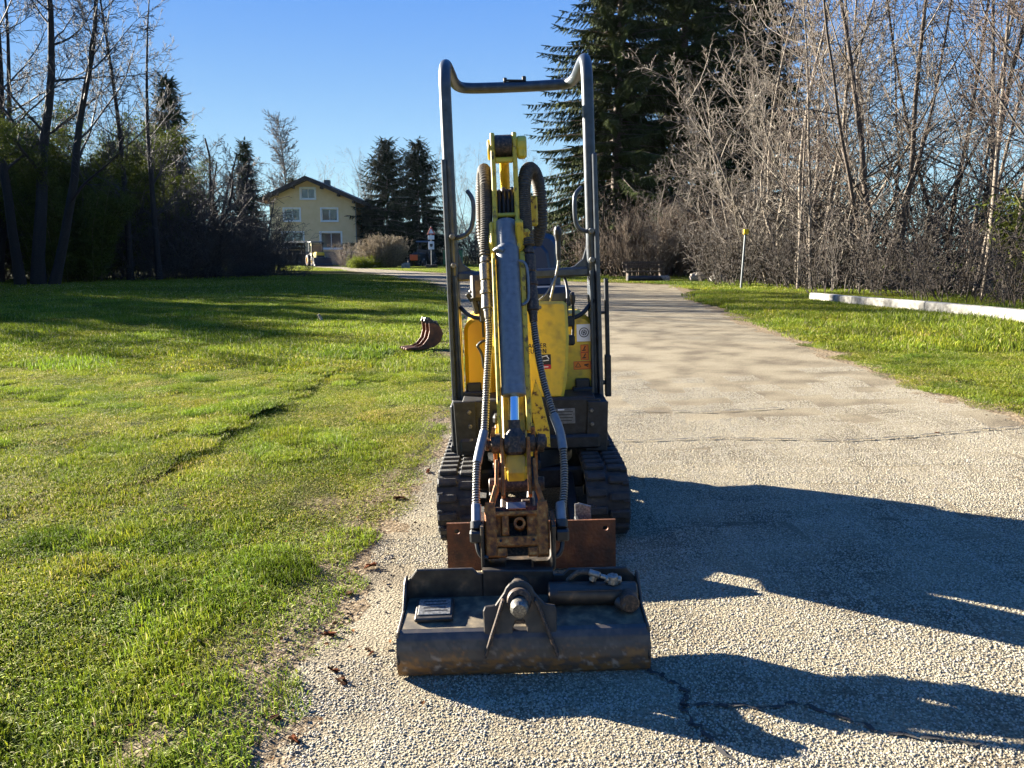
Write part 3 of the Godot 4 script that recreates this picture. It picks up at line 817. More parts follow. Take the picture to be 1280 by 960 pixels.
func operator_place(ex: Node3D) -> void:
	var seat := one("seat", ex, M.seat_blue, func(k: B):
		k.prism(PackedVector2Array([Vector2(-0.04, 0.99), Vector2(0.23, 0.99), Vector2(0.235, 1.06), Vector2(0.21, 1.085), Vector2(-0.02, 1.085), Vector2(-0.045, 1.06)]), 0.32, Transform3D(Basis(), v3(0, 0, -0.36)), 0.03))
	var bk := [[-0.02, 1.08]]
	bk.append_array(arc(0.045, 1.33, 0.075, 180, 95, 6)); bk.append_array(arc(0.125, 1.33, 0.075, 85, 0, 6)); bk.append([0.2, 1.08])
	one("backrest", seat, M.seat_blue, func(k: B):
		front_plate(k, bk, -0.4, 0.09, 0.03, Transform3D(Basis(Vector3.RIGHT, -0.12), v3(0, 0, 0.12)))
		front_plate(k, [[0.02, 1.12], [0.04, 1.3], [0.07, 1.34], [0.11, 1.34], [0.14, 1.3], [0.16, 1.12]], -0.325, 0.035, 0.014, Transform3D(Basis(Vector3.RIGHT, -0.12), v3(0, 0, 0.12))))
	# right joystick with its cable
	var js := one("joystick", ex, M.zinc, func(k: B): k.tube(curve([v3(0.17, 1.25, 0.03), v3(0.168, 1.2, 0.03), v3(0.155, 1.14, 0.02), v3(0.13, 1.04, 0.0), v3(0.11, 0.98, 0.0)], 0.01), 0.006, 8))
	one("knob", js, M.black, func(k: B): k.lathe([[0, 0], [0.009, 0], [0.012, 0.03], [0.012, 0.09], [0.019, 0.12], [0.019, 0.14], [0.012, 0.155], [0, 0.158]], v3(0.17, 1.215, 0.03), v3(0, 1, 0.0), 16))
	one("cable", js, M.zinc, func(k: B): k.tube(curve([v3(0.155, 1.145, 0.03), v3(0.13, 1.1, 0.06), v3(0.11, 1.07, 0.07), v3(0.085, 1.045, 0.08), v3(0.05, 1.02, 0.08)], 0.01), 0.0042, 6))
	one("hydraulic_hose", ex, M.black, func(k: B): k.tube(curve([v3(0.19, 1.16, -0.05), v3(0.205, 1.11, -0.03), v3(0.21, 1.05, 0.0), v3(0.203, 0.98, 0.03), v3(0.2, 0.9, 0.04)], 0.01), 0.007, 8))
	# blade lever on the right
	var lv := one("blade_lever", ex, M.black_steel, func(k: B):
		k.tube(curve([v3(0.225, 0.84, 0.05), v3(0.228, 0.89, 0.05), v3(0.232, 0.97, 0.05), v3(0.23, 1.02, 0.05)], 0.01), 0.007, 8)
		k.tube(curve([v3(0.335, 1.02, -0.01), v3(0.29, 0.97, 0.02), v3(0.25, 0.945, 0.03), v3(0.2, 0.935, 0.03)], 0.01), 0.011, 8)
		k.box(v3(0.212, 0.925, 0.05), v3(0.03, 0.05, 0.04), Basis(), 0.006)
		k.box(v3(0.215, 0.835, 0.05), v3(0.04, 0.05, 0.04), Basis(), 0.008))
	one("knob", lv, M.black, func(k: B): k.lathe([[0, 0], [0.008, 0], [0.013, 0.02], [0.014, 0.045], [0.008, 0.058], [0, 0.06]], v3(0.23, 1.005, 0.05), Vector3.UP, 14))
	# left console with the gauge, the levers below it
	var gs := one("gauge", ex, M.black, func(k: B):
		k.box(v3(-0.205, 1.105, 0.1), v3(0.09, 0.13, 0.05), Basis(Vector3.RIGHT, -0.25), 0.012))
	one("gauge_face", gs, M.dusty_steel, func(k: B): k.box(v3(-0.2, 1.1, 0.127), v3(0.056, 0.08, 0.006), Basis(Vector3.RIGHT, -0.25), 0.002))
	one("lever_block", ex, M.black, func(k: B):
		k.box(v3(-0.235, 1.04, 0.1), v3(0.03, 0.12, 0.04), Basis(Vector3.BACK, 0.2), 0.008)
		k.box(v3(-0.255, 1.06, 0.1), v3(0.02, 0.05, 0.03), Basis(Vector3.BACK, 0.6), 0.006)
		k.box(v3(-0.2, 1.0, 0.1), v3(0.03, 0.12, 0.05), Basis(), 0.008)
		k.tube(curve([v3(-0.31, 1.01, 0.0), v3(-0.27, 0.975, 0.04), v3(-0.22, 0.96, 0.08), v3(-0.16, 0.965, 0.1)], 0.01), 0.01, 8)
		k.tube([v3(-0.2, 0.99, 0.1), v3(-0.2, 0.87, 0.1)], 0.006, 8))
	one("foot_lever", ex, M.black_steel, func(k: B):
		k.tube(curve([v3(-0.17, 0.85, 0.12), v3(-0.2, 0.855, 0.12), v3(-0.228, 0.835, 0.12), v3(-0.226, 0.825, 0.12), v3(-0.21, 0.79, 0.12), v3(-0.205, 0.735, 0.12), v3(-0.2, 0.728, 0.12), v3(-0.17, 0.73, 0.12)], 0.006), 0.0065, 8))
	one("travel_lever", ex, M.black_steel, func(k: B):
		for x in [-0.05, 0.03]:
			k.tube([v3(x, 0.95, 0.06), v3(x, 1.12, 0.1)], 0.008, 8))

func coil(b: B, pts: Array, r: float, pitch: float, wire: float) -> void:
	var p := curve(pts, 0.004)
	var path := []
	var side := Vector3.RIGHT
	var run := 0.0
	for i in p.size() - 1:
		var d: Vector3 = (p[i + 1] - p[i])
		var l := d.length()
		d /= l
		side = (side - d * side.dot(d)).normalized()
		var up := d.cross(side)
		var n := 3
		for j in n:
			var a := TAU * (run + l * j / n) / pitch
			path.append(p[i] + d * l * j / n + (side * cos(a) + up * sin(a)) * r)
		run += l
	b.tube(path, wire, 5)

func arm(ex: Node3D) -> void:
	var ax := -0.066
	# boom: from the swing post up behind the dipper to the joint at its upper third
	var bm := one("boom", ex, M.worn_yellow, func(k: B):
		side_plate(k, [[0.3, 0.42], [0.44, 0.42], [0.47, 0.6], [0.5, 0.98], [0.58, 1.13], [0.67, 1.24], [0.69, 1.31], [0.64, 1.35], [0.5, 1.3], [0.36, 1.08], [0.3, 0.7]], ax - 0.058, 0.116, 0.008)
		for s in [-1.0, 1.0]:
			side_plate(k, [[0.26, 0.38], [0.47, 0.38], [0.5, 0.52], [0.47, 0.78], [0.36, 0.78], [0.27, 0.55]], ax + s * 0.066 - 0.008, 0.016)
		k.cyl(v3(ax - 0.09, 0.47, 0.37), v3(ax + 0.09, 0.47, 0.37), 0.035, 16))
	one("boom_foot_cheek", bm, M.worn_yellow, func(k: B):
		front_plate(k, [[0.0, 0.62], [0.03, 0.72], [0.05, 0.66], [0.082, 0.5], [0.084, 0.42], [0.045, 0.43], [0.02, 0.5]], 0.47, 0.014))
	one("arm_cylinder", bm, M.worn_yellow, func(k: B):
		k.cyl(v3(ax + 0.0, 1.02, 0.24), v3(ax, 1.42, 0.46), 0.036, 18))
	one("arm_rod", bm, M.yellow, func(k: B): k.cyl(v3(ax, 1.4, 0.45), v3(ax, 1.66, 0.64), 0.019, 14))
	one("boom_cylinder", bm, M.cylinder_grey, func(k: B): k.cyl(v3(ax, 0.5, 0.5), v3(ax, 0.95, 0.53), 0.036, 18))
	# dipper
	var p0 := v3(ax, 1.3, 0.745)    # joint
	var p1 := v3(ax, 0.50, 1.03)    # lower end
	var dp := one("dipper", ex, M.worn_yellow, func(k: B):
		side_plate(k, [[0.655, 1.34], [0.69, 1.34], [0.75, 1.15], [0.90, 0.75], [0.985, 0.6], [1.055, 0.5], [1.05, 0.44], [0.985, 0.43], [0.95, 0.5], [0.84, 0.66], [0.70, 1.02], [0.62, 1.22]], ax - 0.045, 0.09, 0.006))
	for s in [-1.0, 1.0]:
		one("head_plate", dp, M.worn_yellow, func(k: B):
			side_plate(k, [[0.62, 1.69], [0.64, 1.71], [0.68, 1.71], [0.70, 1.68], [0.73, 1.45], [0.77, 1.34], [0.79, 1.27], [0.75, 1.235], [0.7, 1.25], [0.66, 1.36], [0.63, 1.52]], ax + s * 0.042 - 0.009, 0.018, 0.004))
		one("joint_boss", dp, M.worn_yellow, func(k: B):
			if s > 0:
				k.box(v3(ax + 0.07, 1.3, 0.735), v3(0.036, 0.105, 0.07), Basis(Vector3.RIGHT, 0.3), 0.01)
				k.box(v3(ax + 0.047, 1.315, 0.775), v3(0.03, 0.13, 0.03), Basis(Vector3.RIGHT, 0.3), 0.01)
			else:
				side_plate(k, [[0.72, 1.37], [0.76, 1.375], [0.79, 1.3], [0.785, 1.245], [0.74, 1.22], [0.7, 1.26]], ax - 0.066, 0.018, 0.006)
				k.cyl(v3(ax - 0.07, 1.3, 0.745), v3(ax - 0.05, 1.3, 0.745), 0.035, 16))
	one("dipper_flange", dp, M.worn_yellow, func(k: B):
		side_plate(k, [[0.80, 1.26], [0.845, 1.24], [0.885, 1.1], [1.015, 0.73], [1.03, 0.62], [0.97, 0.62], [0.88, 0.85]], ax - 0.06, 0.013, 0.003)
		side_plate(k, [[0.78, 1.26], [0.82, 1.2], [0.96, 0.73], [1.0, 0.62], [0.95, 0.62], [0.86, 0.85]], ax + 0.044, 0.02, 0.003))
	one("joint_pin", dp, M.black, func(k: B): k.cyl(v3(ax + 0.072, 1.305, 0.765), v3(ax + 0.072, 1.305, 0.776), 0.009, 12))
	one("head_boss", dp, M.yellow, func(k: B):
		k.cyl(v3(ax + 0.05, 1.655, 0.665), v3(ax + 0.088, 1.655, 0.665), 0.042, 18, 0.006)
		k.box(v3(ax + 0.068, 1.645, 0.68), v3(0.036, 0.07, 0.05), Basis(), 0.008)
		k.cyl(v3(ax - 0.062, 1.65, 0.66), v3(ax - 0.05, 1.65, 0.66), 0.038, 18, 0.006))
	one("rod_eye", dp, M.greasy_steel, func(k: B):
		k.cyl(v3(ax - 0.033, 1.66, 0.665), v3(ax + 0.033, 1.66, 0.665), 0.043, 22, 0.003))
	one("head_web", dp, M.yellow, func(k: B):
		k.box(v3(ax, 1.606, 0.69), v3(0.068, 0.02, 0.03), Basis(), 0.004)
		k.cyl(v3(ax - 0.036, 1.4, 0.725), v3(ax + 0.036, 1.4, 0.725), 0.0085, 12))
	one("hose_bundle", dp, M.black, func(k: B):
		for i in 4:
			var x := ax - 0.026 + i * 0.0175
			k.tube(curve([v3(x, 1.25, 0.66), v3(x, 1.36, 0.665), v3(x, 1.45, 0.66), v3(x, 1.495 + 0.008 * (i % 2), 0.62), v3(x, 1.44, 0.55), v3(x, 1.3, 0.48)], 0.015), 0.0105, 8)
		k.box(v3(ax, 1.36, 0.645), v3(0.066, 0.2, 0.02), Basis(Vector3.RIGHT, 0.1), 0.008))
	one("rust_streak", dp, M.rust, func(k: B):
		k.beam(v3(ax + 0.0535, 0.88, 0.86), v3(ax + 0.0535, 0.66, 0.955), 0.014, 0.05, Vector3.RIGHT, 0.002))
	# bucket cylinder
	var c0 := v3(ax - 0.002, 1.375, 0.745)
	var c1 := v3(ax + 0.002, 0.747, 0.985)
	var dirn := (c1 - c0).normalized()
	var bc := one("bucket_cylinder", dp, M.cylinder_grey, func(k: B):
		var l := (c1 - c0).length()
		k.lathe([[0, 0], [0.036, 0], [0.039, 0.004], [0.039, 0.1], [0.043, 0.108], [0.044, 0.112], [0.044, l - 0.035], [0.0455, l - 0.03], [0.0455, l - 0.004], [0.0435, l], [0.0435, l], [0, l]], c0, dirn, 28)
		k.tube(curve([c0 + dirn * 0.115 + v3(-0.046, 0, 0.02), c0 + dirn * 0.112 + v3(-0.03, 0.004, 0.036), c0 + dirn * 0.118 + v3(-0.012, 0, 0.044)], 0.006), 0.0095, 10)
		k.tube(curve([c0 + dirn * 0.16 + v3(0.038, 0, 0.02), c0 + dirn * 0.165 + v3(0.06, 0, 0.02), c0 + dirn * 0.2 + v3(0.072, 0, 0.015), c0 + dirn * 0.3 + v3(0.072, 0, 0.0), c0 + dirn * 0.325 + v3(0.06, 0, 0.0), c0 + dirn * 0.33 + v3(0.045, 0, 0.01)], 0.01), 0.0055, 8))
	one("piston_rod", bc, M.chrome, func(k: B): k.cyl(c1 - dirn * 0.01, v3(ax, 0.63, 1.035), 0.0185, 24))
	one("rod_end", bc, M.greasy_steel, func(k: B):
		k.lathe([[0, 0], [0.021, 0], [0.022, 0.03], [0.036, 0.055], [0.038, 0.06], [0.038, 0.115], [0.03, 0.125], [0, 0.125]], v3(ax, 0.665, 1.025), v3(0, -0.96, 0.26), 22)
		k.cyl(v3(ax - 0.038, 0.585, 1.045), v3(ax + 0.038, 0.585, 1.045), 0.037, 20))
	# linkage
	var lk := one("link_pin", ex, M.greasy_steel, func(k: B):
		k.cyl(v3(ax - 0.105, 0.582, 1.03), v3(ax + 0.115, 0.582, 1.03), 0.019, 16)
		k.cyl(v3(ax - 0.085, 0.582, 1.03), v3(ax - 0.05, 0.582, 1.03), 0.036, 18)
		k.cyl(v3(ax + 0.045, 0.582, 1.03), v3(ax + 0.072, 0.582, 1.03), 0.034, 18)
		k.cyl(v3(ax + 0.078, 0.582, 1.03), v3(ax + 0.108, 0.578, 1.03), 0.032, 18)
		k.cyl(v3(ax - 0.108, 0.582, 1.03), v3(ax - 0.094, 0.582, 1.03), 0.025, 8))
	one("pin_lock", lk, M.rust, func(k: B):
		k.box(v3(ax - 0.078, 0.62, 1.04), v3(0.014, 0.05, 0.02), Basis(Vector3.BACK, -0.2), 0.003)
		k.box(v3(ax + 0.066, 0.62, 1.03), v3(0.016, 0.04, 0.02), Basis(), 0.003))
	for s in [-1.0, 1.0]:
		one("tipping_link", ex, M.rust, func(k: B):
			k.beam(v3(ax + s * 0.047, 0.6, 1.035), v3(ax + s * 0.047, 0.42, 1.15), 0.014, 0.045, Vector3.RIGHT, 0.004)
			k.beam(v3(ax + s * 0.075, 0.59, 1.02), v3(ax + s * 0.072, 0.45, 0.99), 0.012, 0.05, Vector3.RIGHT, 0.004))
		one("coupler_ear", ex, M.rust, func(k: B):
			k.beam(v3(ax + s * 0.066, 0.53, 1.09), v3(ax + s * 0.07, 0.45, 1.16), 0.012, 0.05, Vector3.RIGHT, 0.003)
			k.beam(v3(ax + s * 0.07, 0.455, 1.155), v3(ax + s * 0.088, 0.405, 1.2), 0.014, 0.06, Vector3.RIGHT, 0.003))
	one("dipper_end", dp, M.yellow, func(k: B):
		side_plate(k, [[1.045, 0.54], [1.065, 0.48], [1.055, 0.43], [1.0, 0.4], [0.98, 0.5]], ax - 0.034, 0.068, 0.006))
	one("dipper_pin", ex, M.greasy_steel, func(k: B):
		k.cyl(v3(ax - 0.1, 0.43, 1.04), v3(ax + 0.1, 0.43, 1.04), 0.026, 18)
		k.box(v3(ax, 0.36, 1.12), v3(0.12, 0.03, 0.12), Basis(Vector3.RIGHT, 0.3), 0.006)
		k.box(v3(ax + 0.03, 0.4, 1.14), v3(0.03, 0.008, 0.02), Basis(), 0.002))
	# quick coupler, rusty
	var qc := Node3D.new(); qc.name = "quick_coupler"; ex.add_child(qc)
	var tilt := Transform3D(Basis(Vector3.RIGHT, -0.46), v3(-0.07, 0.34, 1.25))
	qc.transform = tilt
	for s in [-1.0, 1.0]:
		one("cheek", qc, M.rust, func(k: B):
			front_plate(k, [[s * 0.066, -0.092], [s * 0.106, -0.092], [s * 0.108, 0.072], [s * 0.104, 0.09], [s * 0.074, 0.09], [s * 0.07, 0.06]], -0.075, 0.095, 0.005)
			k.box(v3(s * 0.052, -0.078, 0.0), v3(0.035, 0.03, 0.04), Basis(), 0.004))
		one("bolt", qc, M.black, func(k: B): k.cyl(v3(s * 0.055, -0.04, 0.016), v3(s * 0.055, -0.04, 0.022), 0.0045, 10))
	one("top_bar", qc, M.rust, func(k: B):
		k.box(v3(0, 0.05, -0.02), v3(0.15, 0.016, 0.07), Basis(), 0.004)
		k.box(v3(0.055, 0.01, -0.02), v3(0.042, 0.08, 0.05), Basis(), 0.004))
	one("bottom_bar", qc, M.rust, func(k: B): k.box(v3(0, -0.042, -0.01), v3(0.15, 0.034, 0.05), Basis(), 0.004))
	one("inner_stop", qc, M.rust, func(k: B): k.box(v3(-0.038, 0.013, -0.01), v3(0.024, 0.07, 0.045), Basis(), 0.003))
	one("side_web", qc, M.rust, func(k: B): k.box(v3(-0.062, 0.012, -0.03), v3(0.02, 0.08, 0.05), Basis(), 0.003))
	one("pin_tube", qc, M.rust, func(k: B):
		k.lathe([[0.011, -0.06], [0.011, 0.03], [0.0115, 0.034], [0.019, 0.034], [0.02, 0.031], [0.02, -0.06]], v3(0.01, 0.015, 0), v3(0, 0, 1), 22))
	one("back_plate", qc, M.greasy_steel, func(k: B): k.box(v3(0, 0.0, -0.075), v3(0.2, 0.17, 0.01), Basis(), 0.003))
	one("name_plate", qc, M.cylinder_grey, func(k: B): k.box(v3(0.0, 0.085, -0.055), v3(0.066, 0.03, 0.006), Basis(Vector3.RIGHT, -0.6), 0.002))
	# hoses: dark corrugated loops over the joint, screw couplings, then zinc spiral down to the bucket
	for s in [-1.0, 1.0]:
		var l: bool = s < 0
		var loop := [v3(-0.15, 1.25, 0.76), v3(-0.142, 1.37, 0.73), v3(-0.14, 1.5, 0.68), v3(-0.143, 1.575, 0.62), v3(-0.152, 1.58, 0.56), v3(-0.162, 1.52, 0.52), v3(-0.168, 1.4, 0.5), v3(-0.163, 1.3, 0.48), v3(-0.13, 1.24, 0.45)]
		if not l: loop = [v3(0.012, 1.28, 0.76), v3(0.004, 1.38, 0.73), v3(0.006, 1.5, 0.68), v3(0.022, 1.57, 0.63), v3(0.046, 1.575, 0.58), v3(0.066, 1.53, 0.54), v3(0.074, 1.45, 0.52), v3(0.072, 1.36, 0.5), v3(0.05, 1.29, 0.47)]
		var hs := one("hose_loop", ex, M.dusty_hose, func(k: B): ridged(k, loop, 0.0175 if l else 0.02))
		one("hose_clamp", hs, M.worn_yellow, func(k: B):
			if l: k.box(v3(-0.15, 1.42, 0.55), v3(0.03, 0.2, 0.06), Basis(), 0.006)
			else: k.box(v3(0.04, 1.42, 0.55), v3(0.04, 0.12, 0.04), Basis(), 0.006))
		var top := v3(-0.152, 1.275, 0.755) if l else v3(0.012, 1.3, 0.755)
		var low := v3(-0.148, 1.02, 0.83) if l else v3(0.021, 1.0, 0.85)
		var dd := (low - top).normalized()
		var ln := (low - top).length()
		one("screw_coupling", hs, M.greasy_steel if not l else M.bolt, func(k: B):
			k.lathe([[0, 0], [0.014, 0], [0.014, 0.03], [0.021, 0.034], [0.021, 0.05], [0.017, 0.052], [0.024, 0.06], [0.024, 0.12], [0.02, 0.124], [0.0225, 0.13], [0.0225, 0.16], [0.027, 0.162], [0.027, 0.174], [0.022, 0.177], [0.024, 0.21], [0.025, ln * 0.86], [0.018, ln * 0.87], [0.018, ln * 0.9], [0.016, ln * 0.9], [0.015, ln], [0, ln]], top, dd, 16))
		var down := [v3(-0.148, 1.03, 0.825), v3(-0.147, 0.95, 0.86), v3(-0.158, 0.82, 0.93), v3(-0.167, 0.71, 0.99), v3(-0.174, 0.63, 1.04), v3(-0.19, 0.578, 1.09), v3(-0.2, 0.54, 1.13), v3(-0.204, 0.46, 1.2), v3(-0.204, 0.375, 1.27)]
		if not l: down = [v3(0.021, 1.01, 0.845), v3(0.024, 0.96, 0.87), v3(0.034, 0.87, 0.92), v3(0.052, 0.77, 0.97), v3(0.076, 0.68, 1.03), v3(0.095, 0.625, 1.06), v3(0.102, 0.57, 1.1), v3(0.098, 0.47, 1.18), v3(0.08, 0.37, 1.27)]
		var sp := one("spiral_hose", hs, M.black, func(k: B): k.tube(curve(down, 0.01), 0.0105, 10))
		one("spiral_guard", sp, M.zinc, func(k: B): coil(k, down, 0.0118, 0.0095, 0.0026))
		one("hose_sleeve", hs, M.cylinder_grey, func(k: B):
			k.tube(curve(down.slice(4, 7), 0.01), 0.0162, 12)
			k.cyl(down[8] + v3(0, 0.05, -0.04), down[8] + v3(0, -0.01, 0.01), 0.0165, 14))
		one("hose_elbow", hs, M.black, func(k: B):
			var e: Vector3 = down[8]
			k.cyl(e + v3(0, 0.005, 0), e + v3(0, -0.02, 0.012), 0.0205, 8)
			k.box(e + v3(0, -0.04, 0.02), v3(0.045, 0.04, 0.04), Basis(), 0.006)
			k.tube(curve([e + v3(0, -0.06, 0.02), e + v3(-s * 0.004, -0.085, 0.03), e + v3(-s * 0.015, -0.105, 0.035), e + v3(-s * 0.035, -0.112, 0.035)], 0.006), 0.008, 8))
	# dark yoke under the coupler that carries the bucket
	one("tilt_yoke", ex, M.bucket_steel, func(k: B):
		var o := [[-0.19, 0.375], [-0.192, 0.25]]
		o.append_array(arc(-0.162, 0.238, 0.03, 180, 265, 5))
		o.append_array(arc(0.025, 0.235, 0.03, 275, 360, 5))
		o.append_array([[0.058, 0.37], [0.046, 0.37], [0.044, 0.24]])
		o.append_array(arc(0.026, 0.235, 0.018, 0, -85, 4))
		o.append_array(arc(-0.162, 0.238, 0.018, 265, 180, 4))
		o.append_array([[-0.18, 0.375]])
		front_plate(k, o, 1.16, 0.16, 0.003)
		k.box(v3(-0.068, 0.2, 1.28), v3(0.1, 0.05, 0.1), Basis(), 0.008))

func bucket(ex: Node3D) -> void:
	var x0 := -0.443; var x1 := 0.317
	var st: StandardMaterial3D = M.bucket_steel
	var bk := one("tilting_bucket", ex, st, func(k: B):
		# shelf, rear wall in two pieces, hollow shell behind
		front_plate(k, [[x0 + 0.006, 0.15], [-0.19, 0.15], [-0.19, 0.232], [-0.205, 0.232], [-0.222, 0.25], [x0 + 0.04, 0.25], [x0 + 0.006, 0.205]], 1.352, 0.012, 0.003)
		front_plate(k, [[-0.19, 0.15], [0.04, 0.145], [0.04, 0.236], [-0.19, 0.242]], 1.335, 0.0285, 0.003)
		front_plate(k, [[0.04, 0.145], [x1 - 0.006, 0.145], [x1 - 0.006, 0.2], [x1 - 0.04, 0.24], [0.09, 0.24], [0.072, 0.222], [0.04, 0.222]], 1.352, 0.012, 0.003)
)
	bk.rotation.z = -0.012
	one("shelf", bk, M.dusty_steel, func(k: B):
		k.beam(v3((x0 + x1) / 2, 0.135, 1.555), v3((x0 + x1) / 2, 0.148, 1.36), x1 - x0 - 0.02, 0.012, Vector3.RIGHT, 0.003))
	for e in [x0, x1 - 0.01]:
		one("end_plate", bk, st, func(k: B):
			side_plate(k, [[1.572, 0.002], [1.6, 0.06], [1.575, 0.142], [1.45, 0.152], [1.39, 0.215], [1.368, 0.225], [1.348, 0.225], [1.348, 0.12], [1.42, 0.05], [1.5, 0.008]], e, 0.01, 0.003))
	# front sheet: dark paint worn to rust and bare grey along the bottom edge
	var f := B.new(); f.tinted = true
	var nz := FastNoiseLite.new(); nz.seed = 4; nz.frequency = 9.0; nz.fractal_octaves = 5
	var prof := [[1.556, 0.142], [1.572, 0.137], [1.584, 0.12], [1.593, 0.09], [1.596, 0.06], [1.592, 0.035], [1.582, 0.012], [1.572, 0.0], [1.56, 0.002]]
	var rows := []
	for i in prof.size() - 1:
		for s in 5: rows.append(Vector2(prof[i][0], prof[i][1]).lerp(Vector2(prof[i + 1][0], prof[i + 1][1]), s / 5.0))
	rows.append(Vector2(1.56, 0.002))
	var w := 190
	for i in rows.size():
		var a: Vector2 = rows[maxi(i - 1, 0)]; var c: Vector2 = rows[mini(i + 1, rows.size() - 1)]
		var t := (c - a).normalized()
		for j in w + 1:
			var x: float = lerpf(x0, x1, float(j) / w)
			var y: float = rows[i].y
			var k: float = nz.get_noise_2d(x * 1.2, y * 2.0) + 0.6 * nz.get_noise_2d(x * 5 + 40, y * 5)
			var low := smoothstep(0.1, 0.02, y + 0.075 * k)
			var bare := smoothstep(0.25, 0.5, nz.get_noise_2d(x * 2.2 + 9, y * 3)) * smoothstep(0.12, 0.03, y)
			var warm := smoothstep(0.1, 0.55, nz.get_noise_2d(x * 2 - 20, y * 4) + 0.25)
			var cc := Color(0.038, 0.035, 0.032).lerp(Color(0.068, 0.055, 0.044), smoothstep(-0.2, 0.4, k))
			cc = cc.lerp(Color(0.21, 0.105, 0.032).lerp(Color(0.09, 0.062, 0.045), warm), low * 0.9)
			cc = cc.lerp(Color(0.3, 0.25, 0.2), bare * 0.8)
			f.col = cc
			f.vert(v3(x, y + 0.0008 * k, rows[i].x), v3(0.02 * k, t.x, -t.y).normalized() * (1.0 if t.x * 0 - t.y > -1 else -1.0))
	for i in rows.size() - 1:
		for j in w:
			var p := i * (w + 1) + j
			f.face(p, p + 1, p + w + 2); f.face(p, p + w + 2, p + w + 1)
	var fm := plain("worn_front", Color.WHITE, 0.5, 0.15, true)
	obj("front_sheet", f, fm, bk)
	# pivot plate with its two ribs
	one("pivot_plate", bk, st, func(k: B):
		var t := Transform3D(Basis(Vector3.RIGHT, -0.28), v3(0, 0.075, 1.59))
		var o := [[-0.178, 0.0], [-0.182, 0.125], [-0.176, 0.138], [-0.145, 0.142]]
		o.append_array(arc(-0.072, 0.165, 0.048, 165, 15, 8))
		o.append_array([[0.005, 0.142], [0.034, 0.138], [0.04, 0.125], [0.036, 0.0], [-0.052, 0.0], [-0.052, 0.075], [-0.06, 0.095], [-0.084, 0.095], [-0.092, 0.075], [-0.092, 0.0]])
		front_plate(k, o, -0.012, 0.014, 0.003, t))
	one("pivot_housing", bk, st, func(k: B):
		k.cyl(v3(-0.072, 0.2, 1.53), v3(-0.072, 0.19, 1.36), 0.034, 22, 0.006))
	for s in [-1.0, 1.0]:
		one("rib", bk, M.greasy_steel, func(k: B):
			k.beam(v3(-0.072 + s * 0.048, 0.235, 1.565), v3(-0.07 + s * 0.108, 0.075, 1.605), 0.01, 0.045, Vector3.RIGHT, 0.003))
	var pv := one("pivot_boss", bk, M.greasy_steel, func(k: B):
		k.lathe([[0.02, 0], [0.036, 0], [0.037, 0.003], [0.037, 0.03], [0.034, 0.034], [0.02, 0.034]], v3(-0.072, 0.227, 1.55), v3(0, 0.25, 0.97), 24))
	one("pivot_bolt", pv, M.bolt, func(k: B):
		k.lathe([[0, 0.0], [0.027, 0.0], [0.028, 0.004], [0.027, 0.045], [0.02, 0.056], [0, 0.058]], v3(-0.072, 0.222, 1.565), v3(0, 0.02, 1.0), 22))
	# tilt cylinder on the shelf
	var cy := one("tilt_cylinder", bk, M.bucket_steel, func(k: B):
		k.cyl(v3(0.02, 0.186, 1.425), v3(0.3, 0.18, 1.425), 0.036, 24, 0.004)
		k.cyl(v3(0.236, 0.172, 1.47), v3(0.262, 0.17, 1.5), 0.02, 14)
		k.box(v3(0.15, 0.208, 1.46), v3(0.2, 0.004, 0.008), Basis(), 0.001))
	one("cylinder_cap", cy, M.greasy_steel, func(k: B):
		k.lathe([[0, 0.0], [0.03, 0.0], [0.03, 0.06], [0.027, 0.066], [0, 0.068]], v3(0.268, 0.176, 1.44), v3(0, 0.1, 1), 24))
	one("hose_fitting", cy, M.zinc, func(k: B):
		k.cyl(v3(0.16, 0.222, 1.42), v3(0.17, 0.25, 1.42), 0.013, 6)
		k.cyl(v3(0.15, 0.252, 1.42), v3(0.185, 0.243, 1.43), 0.011, 6)
		k.cyl(v3(0.225, 0.215, 1.43), v3(0.225, 0.245, 1.43), 0.019, 6)
		k.cyl(v3(0.2, 0.232, 1.43), v3(0.252, 0.228, 1.43), 0.012, 8)
		k.tube([v3(0.185, 0.243, 1.43), v3(0.21, 0.234, 1.43)], 0.008, 8))
	one("fitting_hose", cy, M.dusty_hose, func(k: B):
		k.tube(curve([v3(0.15, 0.252, 1.42), v3(0.12, 0.25, 1.415), v3(0.1, 0.236, 1.41), v3(0.085, 0.215, 1.4)], 0.008), 0.0085, 8))
	# plate on the shelf
	var tb := Transform3D(Basis(Vector3.RIGHT, 0.09) * Basis(Vector3.UP, 0.03), v3(-0.338, 0.153, 1.46))
	var np := one("type_plate", bk, M.bucket_steel, func(k: B): k.box(tb * v3(0, 0.004, 0), v3(0.118, 0.014, 0.12), tb.basis, 0.004))
	one("plate_face", np, M.zinc, func(k: B): k.box(tb * v3(0, 0.0125, -0.004), v3(0.1, 0.003, 0.09), tb.basis, 0.0008))
	one("print_line", np, M.ink, func(k: B):
		for i in 4: k.box(tb * v3(0.005 * (i % 2), 0.0143, -0.034 + i * 0.018), v3(0.07, 0.001, 0.005), tb.basis, 0.0002))

